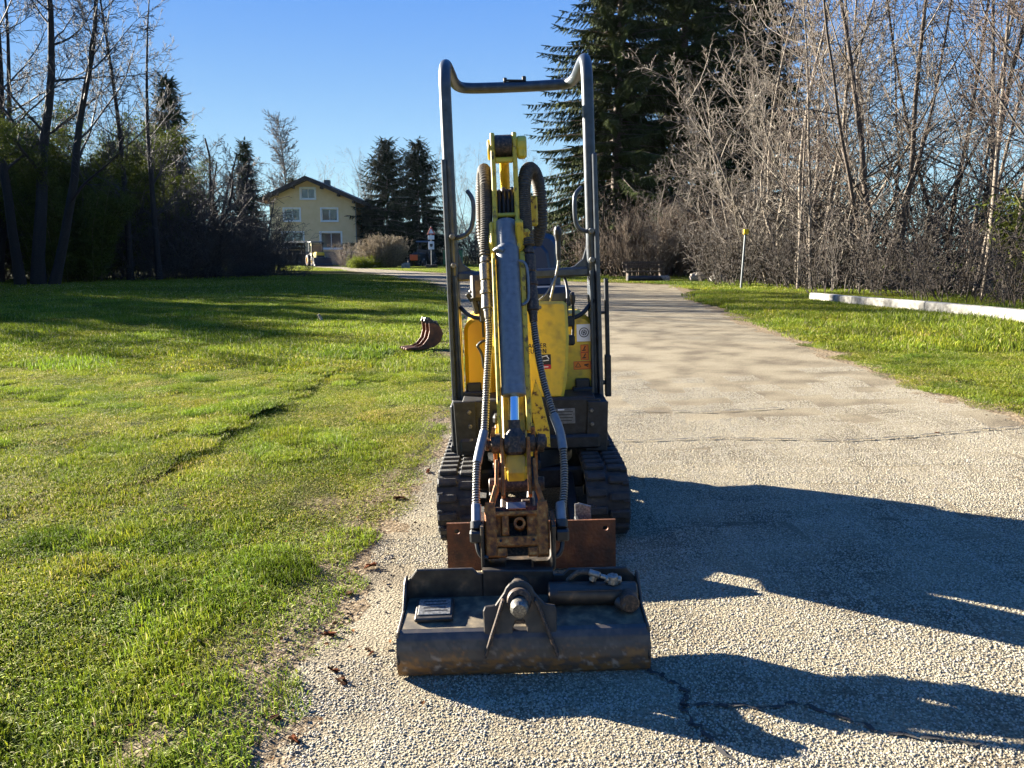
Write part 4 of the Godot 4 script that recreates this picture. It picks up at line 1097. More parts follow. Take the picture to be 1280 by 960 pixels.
# ------------------------------------------------ plants
# P: n pieces of each order, wig waver, up bend towards light, kids per piece, ratio of lengths, ang of branching, start first piece with branches
func grow(bs: Array, p: Vector3, dir: Vector3, ln: float, r: float, lv: int, P: Dictionary) -> void:
	var n: int = P.n[lv]
	var step := ln / n
	var top: bool = lv >= P.n.size() - 1
	var b: B = bs[mini(lv, bs.size() - 1)]
	var r0 := r
	var pts := [p]; var rads := [r * (1.25 if lv == 0 else 1.0)]
	var tone: float = rng.randf_range(0.55, 1.45)
	var base: Color = P.tones[mini(lv, P.tones.size() - 1)]
	b.col = Color(base.r * tone, base.g * tone, base.b * tone)
	for i in n:
		var t := float(i + 1) / n
		var r1: float = maxf(r * (1.0 - t * P.taper[lv]), P.thin)
		var w: float = P.wig[lv]
		dir = (dir + Vector3(rng.randf_range(-w, w), rng.randf_range(-w, w) * 0.6 + P.up[lv], rng.randf_range(-w, w))).normalized()
		var q := p + dir * step
		if lv == 0: pts.append(q); rads.append(r1)
		else: b.limb(p, q, r0, r1, 3 if r0 < 0.05 else 5)
		if not top and i >= P.start[lv]:
			var count: float = P.kids[lv]
			var kn := int(count) + (1 if rng.randf() < count - int(count) else 0)
			for k in kn:
				var s := dir.cross(Vector3(rng.randf_range(-1, 1), rng.randf_range(-1, 1), rng.randf_range(-1, 1))).normalized()
				var a: float = deg_to_rad(P.ang[lv]) * rng.randf_range(0.65, 1.25)
				var cd := (dir * cos(a) + s * sin(a)).normalized()
				var cl: float = ln * P.ratio[lv] * rng.randf_range(0.55, 1.15) * (1.0 - 0.55 * t)
				grow(bs, p.lerp(q, rng.randf()), cd, cl, maxf(r1 * P.thick[lv], P.thin), lv + 1, P)
				b.col = Color(base.r * tone, base.g * tone, base.b * tone)
		p = q; r0 = r1
	if lv == 0: b.tube(pts, rads, 8)

func bare_tree(called: String, label: String, at: Vector3, turn: float, bark: Material, stems: Array, P: Dictionary, group: String, category := "tree") -> Node3D:
	var o := thing(called, label, category, at, turn, group)
	var t := B.new(); var c := B.new(); c.tinted = true
	for s in stems: grow([t, c], s[0], s[1].normalized(), s[2], s[3], 0, P)
	obj("trunk", t, bark, o)
	obj("crown", c, M.twigs, o)
	return o

func shrub(called: String, label: String, at: Vector3, stems: int, tall: float, spread: float, P: Dictionary, group: String) -> Node3D:
	var o := thing(called, label, "shrub", at, 0, group)
	var c := B.new(); c.tinted = true
	for i in stems:
		var a := rng.randf() * TAU
		var e := sqrt(rng.randf()) * spread
		var lean := Vector3(cos(a), 0, sin(a)) * rng.randf_range(0.05, 0.75) + Vector3(rng.randf_range(-0.25, 0.25), 0, rng.randf_range(-0.25, 0.25))
		var l := tall * rng.randf_range(0.6, 1.1)
		var tone := rng.randf_range(0.7, 1.25)
		var p := Vector3(cos(a) * e, -0.1, sin(a) * e)
		grow([c], p, (Vector3.UP + lean).normalized(), l, 0.02 * tall / 3.0, 1, P)
	obj("branches", c, M.twigs, o)
	return o

func conifer(called: String, label: String, at: Vector3, tall: float, reach: float, bare: float, group: String, step := 0.45, deep := 1.0) -> Node3D:
	var o := thing(called, label, "tree", at, 0, group)
	var t := B.new()
	t.tube([Vector3(0, -0.3, 0), Vector3(0, tall * 0.3, 0), Vector3(0.05, tall * 0.7, 0), Vector3(0, tall, 0)], [tall * 0.014, tall * 0.011, tall * 0.005, 0.01], 10)
	var c := B.new()
	var places := []; var tints := []
	var y := bare
	while y < tall - 0.3:
		var f := y / tall
		var l0: float = reach * pow(1.0 - f, 0.75) * (0.7 + 0.3 * smoothstep(0.0, 0.12, f))
		var k := 5 + rng.randi_range(0, 2)
		var a0 := rng.randf() * TAU
		for i in k:
			var a := a0 + TAU * (i + rng.randf_range(-0.3, 0.3)) / k
			var l := l0 * rng.randf_range(0.6, 1.12) + 0.25
			var out := Vector3(cos(a), 0, sin(a))
			var p := Vector3(0, y + rng.randf_range(-0.2, 0.2), 0)
			var rise := lerpf(-0.12, 0.75, pow(f, 1.4)) + rng.randf_range(-0.1, 0.1)
			var last := p
			var m := maxi(3, int(l / (step * 0.62)))
			for j in m:
				var u := float(j + 1) / m
				var q := p + out * l * u + Vector3.UP * (l * (rise * u - 0.42 * u * u + 0.26 * u * u * u))
				c.limb(last, q, 0.035 * (1.05 - u) + 0.006, 0.035 * (1 - u) + 0.005)
				if u > 0.12:
					var dirn := (q - last).normalized()
					for s in [-1.0, 1.0, 0.0, 0.0]:
						if rng.randf() < 0.1: continue
						var sd: Vector3 = out.cross(Vector3.UP) * s
						var d2: Vector3 = (dirn * rng.randf_range(0.35, 0.9) + sd * rng.randf_range(0.6, 1.1) + Vector3.DOWN * (rng.randf_range(0.05, 0.85) if s != 0 else rng.randf_range(0.7, 1.3))).normalized()
						if u > 0.93 and s == 0: d2 = dirn
						var bx := d2
						var by := (Vector3.UP - bx * bx.y).normalized()
						if by.length() < 0.1: by = out
						var sz := step * rng.randf_range(1.2, 2.3) * (1.1 - 0.4 * u)
						places.append(Transform3D(Basis(bx, by, bx.cross(by)) * sz, q))
						var g := deep * rng.randf_range(0.75, 1.3)
						# young growth towards the tips is paler
						var tip := smoothstep(0.55, 1.0, u) * rng.randf()
						tints.append(Color(g * (1 + 0.45 * tip), g * (1 + 0.35 * tip), g * (1 + 0.1 * tip)))
				last = q
		y += step * rng.randf_range(0.75, 1.2)
	obj("trunk", t, M.bark, o)
	obj("limbs", c, M.bark, o)
	many("crown", spray, M.needles, places, o, tints)
	return o

var spray: ArrayMesh
var leaf_sprig: ArrayMesh

func sprays() -> void:
	var b := B.new(); b.tinted = true
	for i in 15:
		var u := (i + 0.5) / 15.0
		for s in [-1.0, 1.0]:
			for k in 2:
				var base := Vector3(u, 0, 0)
				var l := (0.36 * (1.0 - u * 0.72)) * rng.randf_range(0.7, 1.15)
				var d := Vector3(rng.randf_range(0.5, 0.9), rng.randf_range(-0.55, 0.12), s * rng.randf_range(0.35, 0.9)).normalized()
				var q := base + d * l
				var w := d.cross(Vector3(rng.randf_range(-0.4, 0.4), 1, rng.randf_range(-0.4, 0.4))).normalized() * rng.randf_range(0.022, 0.04)
				var g := rng.randf_range(0.7, 1.3)
				b.col = Color(0.034 * g, 0.045 * g, 0.013 * g)
				b.tri(base - w * 0.5, base + w * 0.5, base.lerp(q, 0.6) + w, Vector3.UP)
				b.tri(base - w * 0.5, base.lerp(q, 0.6) + w, q, Vector3.UP)
				b.tri(base - w * 0.5, q, base.lerp(q, 0.5) - w, Vector3.UP)
	b.tri(Vector3(0, 0, -0.012), Vector3(0, 0, 0.012), Vector3(1.12, 0, 0), Vector3.UP)
	b.tri(Vector3(0.7, 0.03, 0), Vector3(0.7, -0.03, 0), Vector3(1.15, 0, 0), Vector3.BACK)
	spray = b.mesh()
	b = B.new(); b.tinted = true
	for i in 26:
		var p := Vector3(rng.randf_range(-0.16, 0.16), rng.randf_range(-0.15, 0.15), rng.randf_range(-0.12, 0.12))
		var d := Vector3(rng.randf_range(-1, 1), rng.randf_range(-0.9, 0.3), rng.randf_range(-1, 1)).normalized()
		var l := rng.randf_range(0.07, 0.14)
		var w := d.cross(Vector3(rng.randf_range(-1, 1), 0.8, rng.randf_range(-1, 1))).normalized() * l * 0.13
		var g := rng.randf_range(0.6, 1.4)
		b.col = Color(0.07 * g, 0.078 * g, 0.014 * g)
		b.tri(p, p + d * l * 0.45 + w, p + d * l, Vector3.UP)
		b.tri(p, p + d * l, p + d * l * 0.45 - w, Vector3.UP)
	leaf_sprig = b.mesh()

func leafy(called: String, label: String, at: Vector3, tall: float, wide: float, count: int, tint: Color, group: String) -> Node3D:
	var o := thing(called, label, "shrub", at, 0, group)
	var c := B.new(); c.tinted = true
	var places := []; var tints := []
	var stems := 34
	for i in stems:
		var a := rng.randf() * TAU
		var e := sqrt(rng.randf()) * wide * 0.4
		var p := Vector3(cos(a) * e, -0.1, sin(a) * e)
		var d := (Vector3.UP + Vector3(cos(a), 0, sin(a)) * rng.randf_range(0.0, 0.35)).normalized()
		var l := tall * rng.randf_range(0.65, 1.08)
		c.col = Color(0.10, 0.09, 0.04)
		for j in 9:
			var q := p + d * l / 9.0
			d = (d + Vector3(cos(a), -0.35, sin(a)) * 0.06 * (j / 4.0) + Vector3(rng.randf_range(-0.06, 0.06), 0, rng.randf_range(-0.06, 0.06))).normalized()
			c.limb(p, q, 0.02, 0.018)
			if j > 0:
				for k in maxi(1, int(count / float(stems * 7))):
					var f := rng.randf()
					var off := Vector3(rng.randf_range(-1, 1), rng.randf_range(-0.7, 0.7), rng.randf_range(-1, 1)) * 0.55
					places.append(Transform3D(Basis(Vector3(rng.randf_range(-1, 1), rng.randf_range(-1, 1), rng.randf_range(-1, 1)).normalized(), rng.randf() * TAU) * rng.randf_range(1.0, 1.9), p.lerp(q, f) + off))
					var g := rng.randf_range(0.6, 1.25)
					tints.append(Color(tint.r * g, tint.g * g, tint.b * g))
			p = q
	obj("stems", c, M.twigs, o)
	many("foliage", leaf_sprig, M.leaves, places, o, tints)
	return o

func on(x: float, d: float) -> Vector3:
	return Vector3(x, soil(x, d) - 0.02, -d)

func wood() -> void:
	sprays()
	var grey := Color(0.055, 0.046, 0.038)
	var pale := Color(0.15, 0.132, 0.108)
	var brown := Color(0.03, 0.021, 0.0135)
	var red := Color(0.065, 0.042, 0.03)
	# kinds
	var slim := {"n": [14, 7, 4, 3], "wig": [0.035, 0.11, 0.16, 0.2], "up": [0.02, 0.09, 0.06, 0.03], "kids": [2.6, 1.2, 1.0], "ratio": [0.27, 0.46, 0.5], "ang": [52, 45, 45], "start": [3, 1, 0], "thick": [0.36, 0.5, 0.6], "taper": [0.9, 0.85, 0.8, 0.7], "thin": 0.0065, "tones": [grey, Color(0.06, 0.05, 0.042), red]}
	var multi := {"n": [13, 10, 6, 4], "wig": [0.09, 0.16, 0.2, 0.24], "up": [0.02, 0.045, 0.03, 0.02], "kids": [1.1, 0.95, 0.85], "ratio": [0.5, 0.5, 0.5], "ang": [55, 50, 50], "start": [1, 1, 0], "thick": [0.5, 0.5, 0.6], "taper": [0.85, 0.85, 0.8, 0.7], "thin": 0.006, "tones": [grey, Color(0.066, 0.051, 0.037), Color(0.06, 0.044, 0.031)]}
	var lichen := multi.duplicate(true)
	lichen.tones = [pale, Color(0.14, 0.12, 0.093), Color(0.095, 0.077, 0.058)]
	lichen.wig = [0.13, 0.2, 0.25, 0.28]; lichen.kids = [1.35, 1.1, 0.8]; lichen.thin = 0.0085; lichen.ang = [58, 55, 50]; lichen.ratio = [0.46, 0.52, 0.5]
	var dark := {"n": [12, 11, 7, 4], "wig": [0.08, 0.17, 0.22, 0.26], "up": [0.02, 0.03, 0.02, 0.0], "kids": [1.3, 1.6, 1.5], "ratio": [0.62, 0.45, 0.45], "ang": [55, 50, 48], "start": [3, 2, 0], "thick": [0.42, 0.45, 0.6], "taper": [0.8, 0.85, 0.8, 0.7], "thin": 0.0085, "tones": [Color(0.025, 0.02, 0.017)]}
	var gnarl := {"n": [8, 7, 5, 4], "wig": [0.2, 0.26, 0.3, 0.3], "up": [0.02, 0.02, -0.02, -0.03], "kids": [1.6, 1.7, 1.4], "ratio": [0.55, 0.5, 0.5], "ang": [55, 55, 55], "start": [2, 1, 0], "thick": [0.5, 0.5, 0.6], "taper": [0.75, 0.85, 0.8, 0.7], "thin": 0.01, "tones": [Color(0.045, 0.037, 0.032)]}
	var bush := {"n": [6, 8, 5, 4], "wig": [0.1, 0.17, 0.24, 0.3], "up": [0.0, 0.02, 0.0, -0.02], "kids": [0, 1.0, 0.9], "ratio": [0, 0.45, 0.5], "ang": [0, 45, 50], "start": [0, 1, 0], "thick": [0, 0.55, 0.65], "taper": [0.8, 0.75, 0.7, 0.6], "thin": 0.008, "tones": [brown]}
	var tawny := bush.duplicate(true); tawny.tones = [Color(0.07, 0.046, 0.026)]
	var greyb := bush.duplicate(true); greyb.tones = [Color(0.036, 0.026, 0.017)]

	var straw := bush.duplicate(true); straw.tones = [Color(0.2, 0.155, 0.09)]; straw.thin = 0.014; straw.kids = [0, 1.8, 1.4]

	# ---- right of the road: spruces behind, bare trees in front
	var big := "tall spruces behind the bare trees on the right"
	var sp := conifer("spruce_tree", "tall dark spruce nearest the machine's roll bar, at the left end of the right-hand wood", on(6.2, 47), 26.0, 6.8, 0.6, big, 0.33, 1.1)
	dup(sp, on(10.6, 50), 2.2, 1.12, "tallest dark spruce, in the middle of the three behind the pale bare trees").set_meta("group", big)
	dup(sp, on(15.6, 53), 4.1, 1.05, "dark spruce mostly hidden behind pale branches, farthest right of the three tall spruces").set_meta("group", big)
	var bare := "bare trees along the right side of the road"
	var lt := bare_tree("bare_tree", "pale bare tree with crooked branches before the dark spruces", on(10.3, 30), 0.4, M.pale_bark, [
		[Vector3(0, -0.2, 0), Vector3(-0.25, 1, 0.05), 11.5, 0.08], [Vector3(0.4, -0.2, 0.2), Vector3(0.1, 1, 0.25), 11.0, 0.075], [Vector3(0.1, -0.2, -0.4), Vector3(-0.05, 1, -0.2), 12.5, 0.085], [Vector3(-0.5, -0.2, 0.1), Vector3(-0.45, 1, 0.15), 9.0, 0.06], [Vector3(0.6, -0.2, -0.3), Vector3(0.35, 1, 0.1), 9.5, 0.06]], lichen, bare)
	for q in [[10.6, 27.5, 2.0, 1.12, "pale many stemmed bare tree just right of the yellow marker post"], [10.6, 34.5, 3.4, 0.85, "smaller pale bare tree leaning left over the brown bushes behind the stones"], [13.0, 31, 5.0, 1.15, "pale bare tree standing behind the start of the white concrete beam"], [7.6, 39, 1.1, 0.5, "short pale bare tree in front of the leftmost spruce, behind the bench"]]:
		dup(lt, on(q[0], q[1]), q[2], q[3], q[4])
	var mt := bare_tree("bare_tree", "large bare tree with many dark stems behind the left end of the white beam", on(11.6, 24.5), 0.0, M.bark, [
		[Vector3(0, -0.2, 0), Vector3(-0.1, 1, 0.0), 16, 0.11], [Vector3(0.35, -0.2, 0.1), Vector3(0.12, 1, 0.1), 15.5, 0.095], [Vector3(-0.3, -0.2, 0.2), Vector3(-0.28, 1, 0.2), 13, 0.075], [Vector3(0.1, -0.2, -0.35), Vector3(0.3, 1, -0.1), 14, 0.08], [Vector3(0.6, -0.2, -0.2), Vector3(0.45, 1, 0.0), 11, 0.06], [Vector3(-0.5, -0.2, -0.2), Vector3(-0.12, 1, -0.15), 12, 0.06]], multi, bare)
	for q in [[15.6, 27, 2.4, 1.0, "bare tree with several brown stems behind the middle of the white beam"], [13.2, 18.6, 0.9, 0.9, "bare tree at the right edge of the photo close behind the white beam"]]:
		dup(mt, on(q[0], q[1]), q[2], q[3], q[4])
	var stick := bare_tree("slender_tree", "slender pale young tree close behind the right end of the white beam", on(11.0, 17.2), 0.0, M.pale_bark, [[Vector3(0, -0.2, 0), Vector3(0.0, 1, 0.02), 13, 0.075], [Vector3(0.5, -0.2, 0.3), Vector3(-0.12, 1, 0.02), 12, 0.055]], slim, "slender bare trees")
	for q in [[12.4, 20.3, 2.0, 1.0, "slender bare tree second from the right edge, behind the white beam"], [9.9, 25.6, 4.0, 0.9, "slender bare tree left of the cluster of dark stems"], [14.2, 23, 3.1, 1.15, "taller slender bare tree between the cluster of stems and the right edge"]]:
		dup(stick, on(q[0], q[1]), q[2], q[3], q[4])
	# brush under them
	var brush := "leafless brush under the trees on the right"
	var b1 := shrub("leafless_shrub", "tawny leafless shrub behind the bench", on(6.6, 40), 80, 3.6, 1.2, tawny, brush)
	var b2 := shrub("leafless_shrub", "dense brown shrub behind the marker post", on(9.3, 32), 62, 3.1, 1.5, bush, brush)
	var b3 := shrub("leafless_shrub", "greyish brown shrub behind the left end of the white beam", on(9.4, 22.2), 34, 2.5, 1.3, greyb, brush)
	var i := 0
	for q in [[4.9, 42, 0.9, "tawny leafless shrub left of the bench, half behind the roll bar"], [8.8, 41, 1.25, "tallest tawny shrub, right of the bench"], [10.8, 38, 1.15, "tawny shrub behind the three stones"], [7.9, 44, 1.4, "tawny shrub at the foot of the left spruce"], [12.6, 40, 1.3, "tawny shrub at the foot of the right spruces"]]:
		dup(b1, on(q[0], q[1]), i * 1.3, q[2], q[3]); i += 1
	for q in [[11.4, 30, 1.1, "dense brown shrub right of the marker post"], [10.3, 26.4, 0.8, "low brown shrub in front of the pale trees right of the marker post"], [13.8, 29, 1.5, "brown shrub deep in the wood behind the cluster of stems"], [16.5, 26, 0.9, "brown shrub behind the middle of the beam"], [17, 22, 0.85, "brown shrub behind the right part of the beam"], [19.5, 25.5, 1.0, "brown shrub far behind the right end of the beam"], [22.5, 30, 1.5, "brown shrub at the far right under the back trees"], [21, 36, 1.7, "tall brown shrub under the farthest right trees"], [14.5, 36, 1.6, "tall brown shrub between the spruces and the back trees"], [26, 38, 1.8, "tall brown shrub at the right edge far behind the beam"]]:
		dup(b2, on(q[0], q[1]), i * 1.7, q[2], q[3]); i += 1
	for q in [[10.2, 19.6, 0.75, "greyish shrub close behind the middle of the white beam"], [10.0, 16.9, 0.85, "greyish shrub close behind the beam, second from its right end"], [9.9, 14.3, 0.8, "greyish shrub close behind the right end of the beam"], [12.0, 21.4, 1.35, "greyish shrub two metres behind the middle of the beam"], [13.6, 16.4, 1.0, "greyish shrub at the right edge of the photo behind the beam"], [8.9, 29.4, 1.1, "greyish shrub between the marker post and the stones"], [15.2, 19.5, 1.1, "tall greyish shrub behind the slender trees at the right edge"]]:
		dup(b3, on(q[0], q[1]), i * 1.1, q[2], q[3]); i += 1
	leafy("evergreen_bush", "thin green bush behind the right end of the white beam", on(12.6, 16.6), 2.6, 2.6, 900, Color(0.9, 0.95, 0.8), "")

	# ---- left wood
	var left := "bare trees of the left wood"
	var dk := bare_tree("dark_tree", "big dark bare tree at the left edge with a long branch reaching right", on(-19.6, 32), 0.6, M.dark_bark, [
		[Vector3(0, -0.2, 0), Vector3(0.08, 1, 0.0), 15, 0.26], [Vector3(0.5, -0.2, 0.3), Vector3(0.22, 1, 0.1), 14, 0.2], [Vector3(-0.6, -0.2, 0), Vector3(-0.1, 1, 0.1), 15, 0.2]], dark, left)
	dup(dk, on(-23.5, 35), 2.5, 1.05, "second dark bare tree, cut by the left edge of the photo")
	var dslim := slim.duplicate(true); dslim.tones = [Color(0.03, 0.025, 0.021)]; dslim.thin = 0.009; dslim.kids = [3.0, 1.3, 1.1]
	var sl := bare_tree("slender_tree", "left one of the two slender bare trees in front of the green thicket", on(-18.4, 37.4), 0.0, M.dark_bark, [[Vector3(0, -0.2, 0), Vector3(-0.02, 1, 0), 15.5, 0.17]], dslim, left)
	dup(sl, on(-17.2, 37.8), 2.6, 0.9, "right one of the two slender bare trees in front of the green thicket")
	var ap := bare_tree("gnarled_tree", "gnarled bare tree with drooping twigs right of the slender trees", on(-17.9, 46), 0.0, M.dark_bark, [[Vector3(0, -0.2, 0), Vector3(0.1, 1, 0), 8.5, 0.19], [Vector3(0.3, -0.2, 0.2), Vector3(0.4, 1, 0.2), 7.0, 0.13]], gnarl, left)
	dup(ap, on(-17.0, 51), 2.0, 0.8, "lower gnarled bare tree in front of the house's left wall")
	dup(ap, on(-18.8, 54), 4.0, 0.95, "gnarled bare tree farther back, left of the house roof")
	dup(ap, on(-16.4, 43.5), 5.2, 0.75, "low gnarled bare tree among the brush right of the slender trees")
	dup(ap, on(-21.6, 53), 0.9, 1.25, "tallest gnarled bare tree, behind the slender trees")
	dup(mt, on(-22.5, 49), 0.7, 0.62, "many stemmed bare tree in the middle of the left wood").set_meta("group", left)
	dup(mt, on(-27.5, 58), 2.2, 0.8, "many stemmed bare tree rising behind the left wood").set_meta("group", left)
	var thick := "green thickets of the left wood"
	var lf := leafy("bamboo_thicket", "dense dark green thicket behind the two slender trees", on(-21.8, 40), 8.6, 6.0, 4200, Color(0.8, 0.9, 0.75), thick)
	dup(lf, on(-25.5, 41), 2.0, 1.05, "darkest green thicket, nearest the left edge of the photo")
	dup(lf, on(-21.6, 46), 4.0, 0.85, "yellowish green thicket lit from behind, just right of the slender trees")
	var sc := "small conifers of the left wood"
	var cn := conifer("small_conifer", "narrow dark conifer rising above the left wood behind the slender trees", on(-24.0, 56), 13.5, 2.6, 0.6, sc, 0.36)
	dup(cn, on(-20.2, 60), 1.0, 0.72, "small dark conifer left of the house roof")
	dup(cn, on(-33.5, 120), 3.0, 0.95, "tiny conifer top showing over the left slope of the house roof")
	var under := "dark brush at the foot of the left wood"
	i = 0
	for q in [[-26.5, 37, 1.5, "dark brush at the left edge of the photo"], [-23.2, 38, 1.45, "dark brush in front of the darkest thicket"], [-20.4, 38.5, 1.3, "dark brush left of the slender trees"], [-17.0, 40.5, 1.15, "dark brush right of the slender trees"], [-15.6, 44.5, 1.1, "brown brush around the two old posts"], [-15.6, 48.5, 1.1, "brown brush right of the two old posts"], [-14.4, 46.5, 0.6, "low brown brush at the right end of the left wood"], [-17.4, 48.5, 1.4, "tall brown brush behind the old posts"], [-20.5, 52, 1.7, "tallest brown brush between the thicket and the old posts"], [-18.6, 57, 1.2, "brown brush in front of the house's left corner"], [-21.6, 46, 1.7, "tall brown brush behind the green thicket"], [-29, 43, 1.9, "tall dark brush far left behind the big tree"], [-22.6, 42.5, 1.5, "dark brush under the green thickets"], [-18.6, 42.8, 2.0, "tall brown brush between the slender trees and the old posts"]]:
		dup(b2, on(q[0], q[1]), i * 2.1, q[2], q[3]).set_meta("group", under); i += 1
	var pile := "heaps of cut branches along the left wood"
	for q in [[-25.5, 36.2, "heap of dead branches at the left edge of the lawn"], [-21.9, 37, "heap of dead branches below the darkest thicket"], [-18.6, 37.8, "heap of dead branches below the slender trees"], [-15.6, 40.2, "heap of dead branches left of the old posts"], [-13.2, 43.2, "heap of dead branches at the right end of the left wood"]]:
		var h := dup(b3, on(q[0], q[1]), i * 1.9, 1.0, q[2]); i += 1
		h.name = numbered("brush_heap"); h.scale = Vector3(1.6, 0.42, 1.0); h.set_meta("group", pile)
	for q in [[-17.1, 45.2, 4.0, 0.17, 0.04, "thicker left one of two old broken trunks standing in the brush"], [-16.2, 45.6, 3.3, 0.1, -0.02, "thinner right one of two old broken trunks standing in the brush"]]:
		var b := B.new()
		b.tube([Vector3(0, -0.2, 0), Vector3(q[4] * 0.3, q[2] * 0.4, 0.02), Vector3(q[4] * 0.9, q[2] * 0.85, 0), Vector3(q[4], q[2], 0.02)], [q[3] * 1.25, q[3], q[3] * 0.95, q[3] * 0.55], 9)
		var o := obj("dead_trunk", b, M.old_wood)
		o.position = on(q[0], q[1])
		tag(o, q[5], "dead tree", "old broken trunks")
	# the wood goes on to the left of the photo; it shades the back of the lawn
	for q in [[-18.2, 23.0, 0.4, 0.72, "green thicket at the left side of the lawn outside the photo"], [-23.5, 25.2, 2.0, 0.76, "second green thicket at the left side of the lawn outside the photo"], [-29, 27.6, 3.0, 0.85, "third green thicket at the left side of the lawn outside the photo"], [-31, 38, 5.0, 1.1, "green thicket far left outside the photo"], [-19.9, 34.8, 3.6, 0.66, "low dark thicket at the foot of the big dark tree"], [-25.2, 33.6, 1.2, 0.9, "dark green thicket filling the left edge of the photo behind the big tree"]]:
		dup(lf, on(q[0], q[1]), q[2], q[3], q[4])

	# ---- beyond the house
	var far := "distant trees beyond the house"
	var fs := conifer("spruce_tree", "left one of the two dark spruces right of the house", on(-14.6, 92), 14.6, 6.2, 0.3, "dark spruces beside the house", 0.42, 0.4)
	dup(fs, on(-11.0, 93), 3.3, 1.0, "right one of the two dark spruces right of the house").set_meta("group", "dark spruces beside the house")
	dup(fs, on(-17.2, 95), 5.0, 0.55, "short dark spruce between the house and the two tall ones").set_meta("group", "dark spruces beside the house")
	var larch := {"n": [18, 7, 4], "wig": [0.015, 0.07, 0.15], "up": [0.0, 0.07, 0.03], "kids": [9, 3.0], "ratio": [0.27, 0.36], "ang": [68, 50], "start": [6, 0], "thick": [0.25, 0.5], "taper": [0.9, 0.8, 0.7], "thin": 0.028, "tones": [Color(0.07, 0.055, 0.045)]}
	bare_tree("larch_tree", "bare larch with a rounded top rising behind the house roof", on(-37.0, 130), 0.0, M.bark, [[Vector3(0, 0, 0), Vector3(0, 1, 0), 22.5, 0.3]], larch, far)
	for q in [[-31.3, 128, 1.0, 1.15, "slim bare tree behind the ridge of the house"], [-24.3, 122, 2.0, 1.25, "slim bare tree right of the house chimney"], [-21.5, 118, 3.2, 1.1, "pale slim bare tree left of the dark spruces"]]:
		dup(stick, on(q[0], q[1]), q[2], q[3], q[4]).set_meta("group", far)
	for q in [[-19, 112, 1.0, 0.95, "bare tree behind the two dark spruces"], [-8.2, 98, 2.0, 0.85, "bare tree right of the two dark spruces"], [-4.5, 104, 3.0, 0.95, "bare tree seen through the left half of the roll bar"], [-0.5, 110, 4.0, 0.9, "bare tree behind the excavator's arm"], [3.8, 96, 5.0, 0.85, "bare tree left of the tall spruces far back"], [-28, 116, 0.5, 0.9, "bare tree behind the right slope of the house roof"], [-42, 105, 1.5, 1.0, "bare tree left of the larch"]]:
		dup(mt, on(q[0], q[1]), q[2], q[3], q[4]).set_meta("group", far)
	for q in [[-6.2, 92, 1.7, "brown shrubbery behind the sign post"], [-2.0, 94, 1.8, "brown shrubbery behind the left roll bar post"], [2.5, 88, 1.9, "brown shrubbery behind the driver's seat"], [-10, 97, 1.9, "brown shrubbery at the foot of the dark spruces"], [6.5, 76, 1.7, "brown shrubbery at the far end of the road"], [-38, 96, 2.2, "brown shrubbery left of the house"], [-31, 99, 2.0, "brown shrubbery behind the house's left wall"], [0.5, 72, 1.3, "low brown shrubbery behind the machine"]]:
		dup(b2, on(q[0], q[1]), i * 2.1, q[2], q[3]).set_meta("group", "distant shrubbery"); i += 1
	var rs := shrub("round_shrub", "pale rounded leafless shrub beside the house drive", on(-12.0, 74), 230, 2.7, 0.9, straw, "")
	rs.scale = Vector3(1.1, 1.05, 1.1)
	dup(b1, on(-16.6, 80), 0.3, 0.75, "small brown shrub between the house and the pale round shrub").set_meta("group", "distant shrubbery")
	leafy("evergreen_bush", "low bright green bush at the foot of the pale round shrub", on(-13.6, 72.5), 0.9, 3.0, 500, Color(1.6, 1.7, 1.0), "")

# ------------------------------------------------ grass
func tuft(count: int, half: float, lo: float, hi: float, w: float, dry: float, lean: float) -> ArrayMesh:
	var b := B.new(); b.tinted = true
	for i in count:
		var a := rng.randf() * TAU
		var e := sqrt(rng.randf()) * half
		var p := Vector3(cos(a) * e, -0.006, sin(a) * e)
		var h := rng.randf_range(lo, hi) * (0.6 + 0.4 * rng.randf())
		var q := rng.randf() * TAU
		var l := Vector3(cos(q), 0, sin(q)) * h * rng.randf_range(0.1, lean)
		var t := Vector3(-sin(q), 0, cos(q)) * w * rng.randf_range(0.6, 1.2)
		var g := rng.randf_range(0.65, 1.35)
		if rng.randf() < dry: b.col = Color(0.3 * g, 0.245 * g, 0.12 * g)
		elif rng.randf() < 0.3: b.col = Color(0.19 * g, 0.185 * g, 0.018 * g)
		else: b.col = Color(0.112 * g, 0.132 * g, 0.013 * g)
		var m := p + Vector3.UP * h * 0.6 + l * 0.4
		var tip := p + Vector3.UP * h * (1.0 - 0.25 * lean) + l
		var f := t.cross(m - p).normalized()
		if f.y < 0: f = -f
		var i0 := b.vert(p - t, f); var i1 := b.vert(p + t, f)
		var i2 := b.vert(m - t * 0.75, f); var i3 := b.vert(m + t * 0.75, f)
		var i4 := b.vert(tip, f)
		b.face(i0, i1, i3); b.face(i0, i3, i2); b.face(i2, i3, i4)
	return b.mesh()

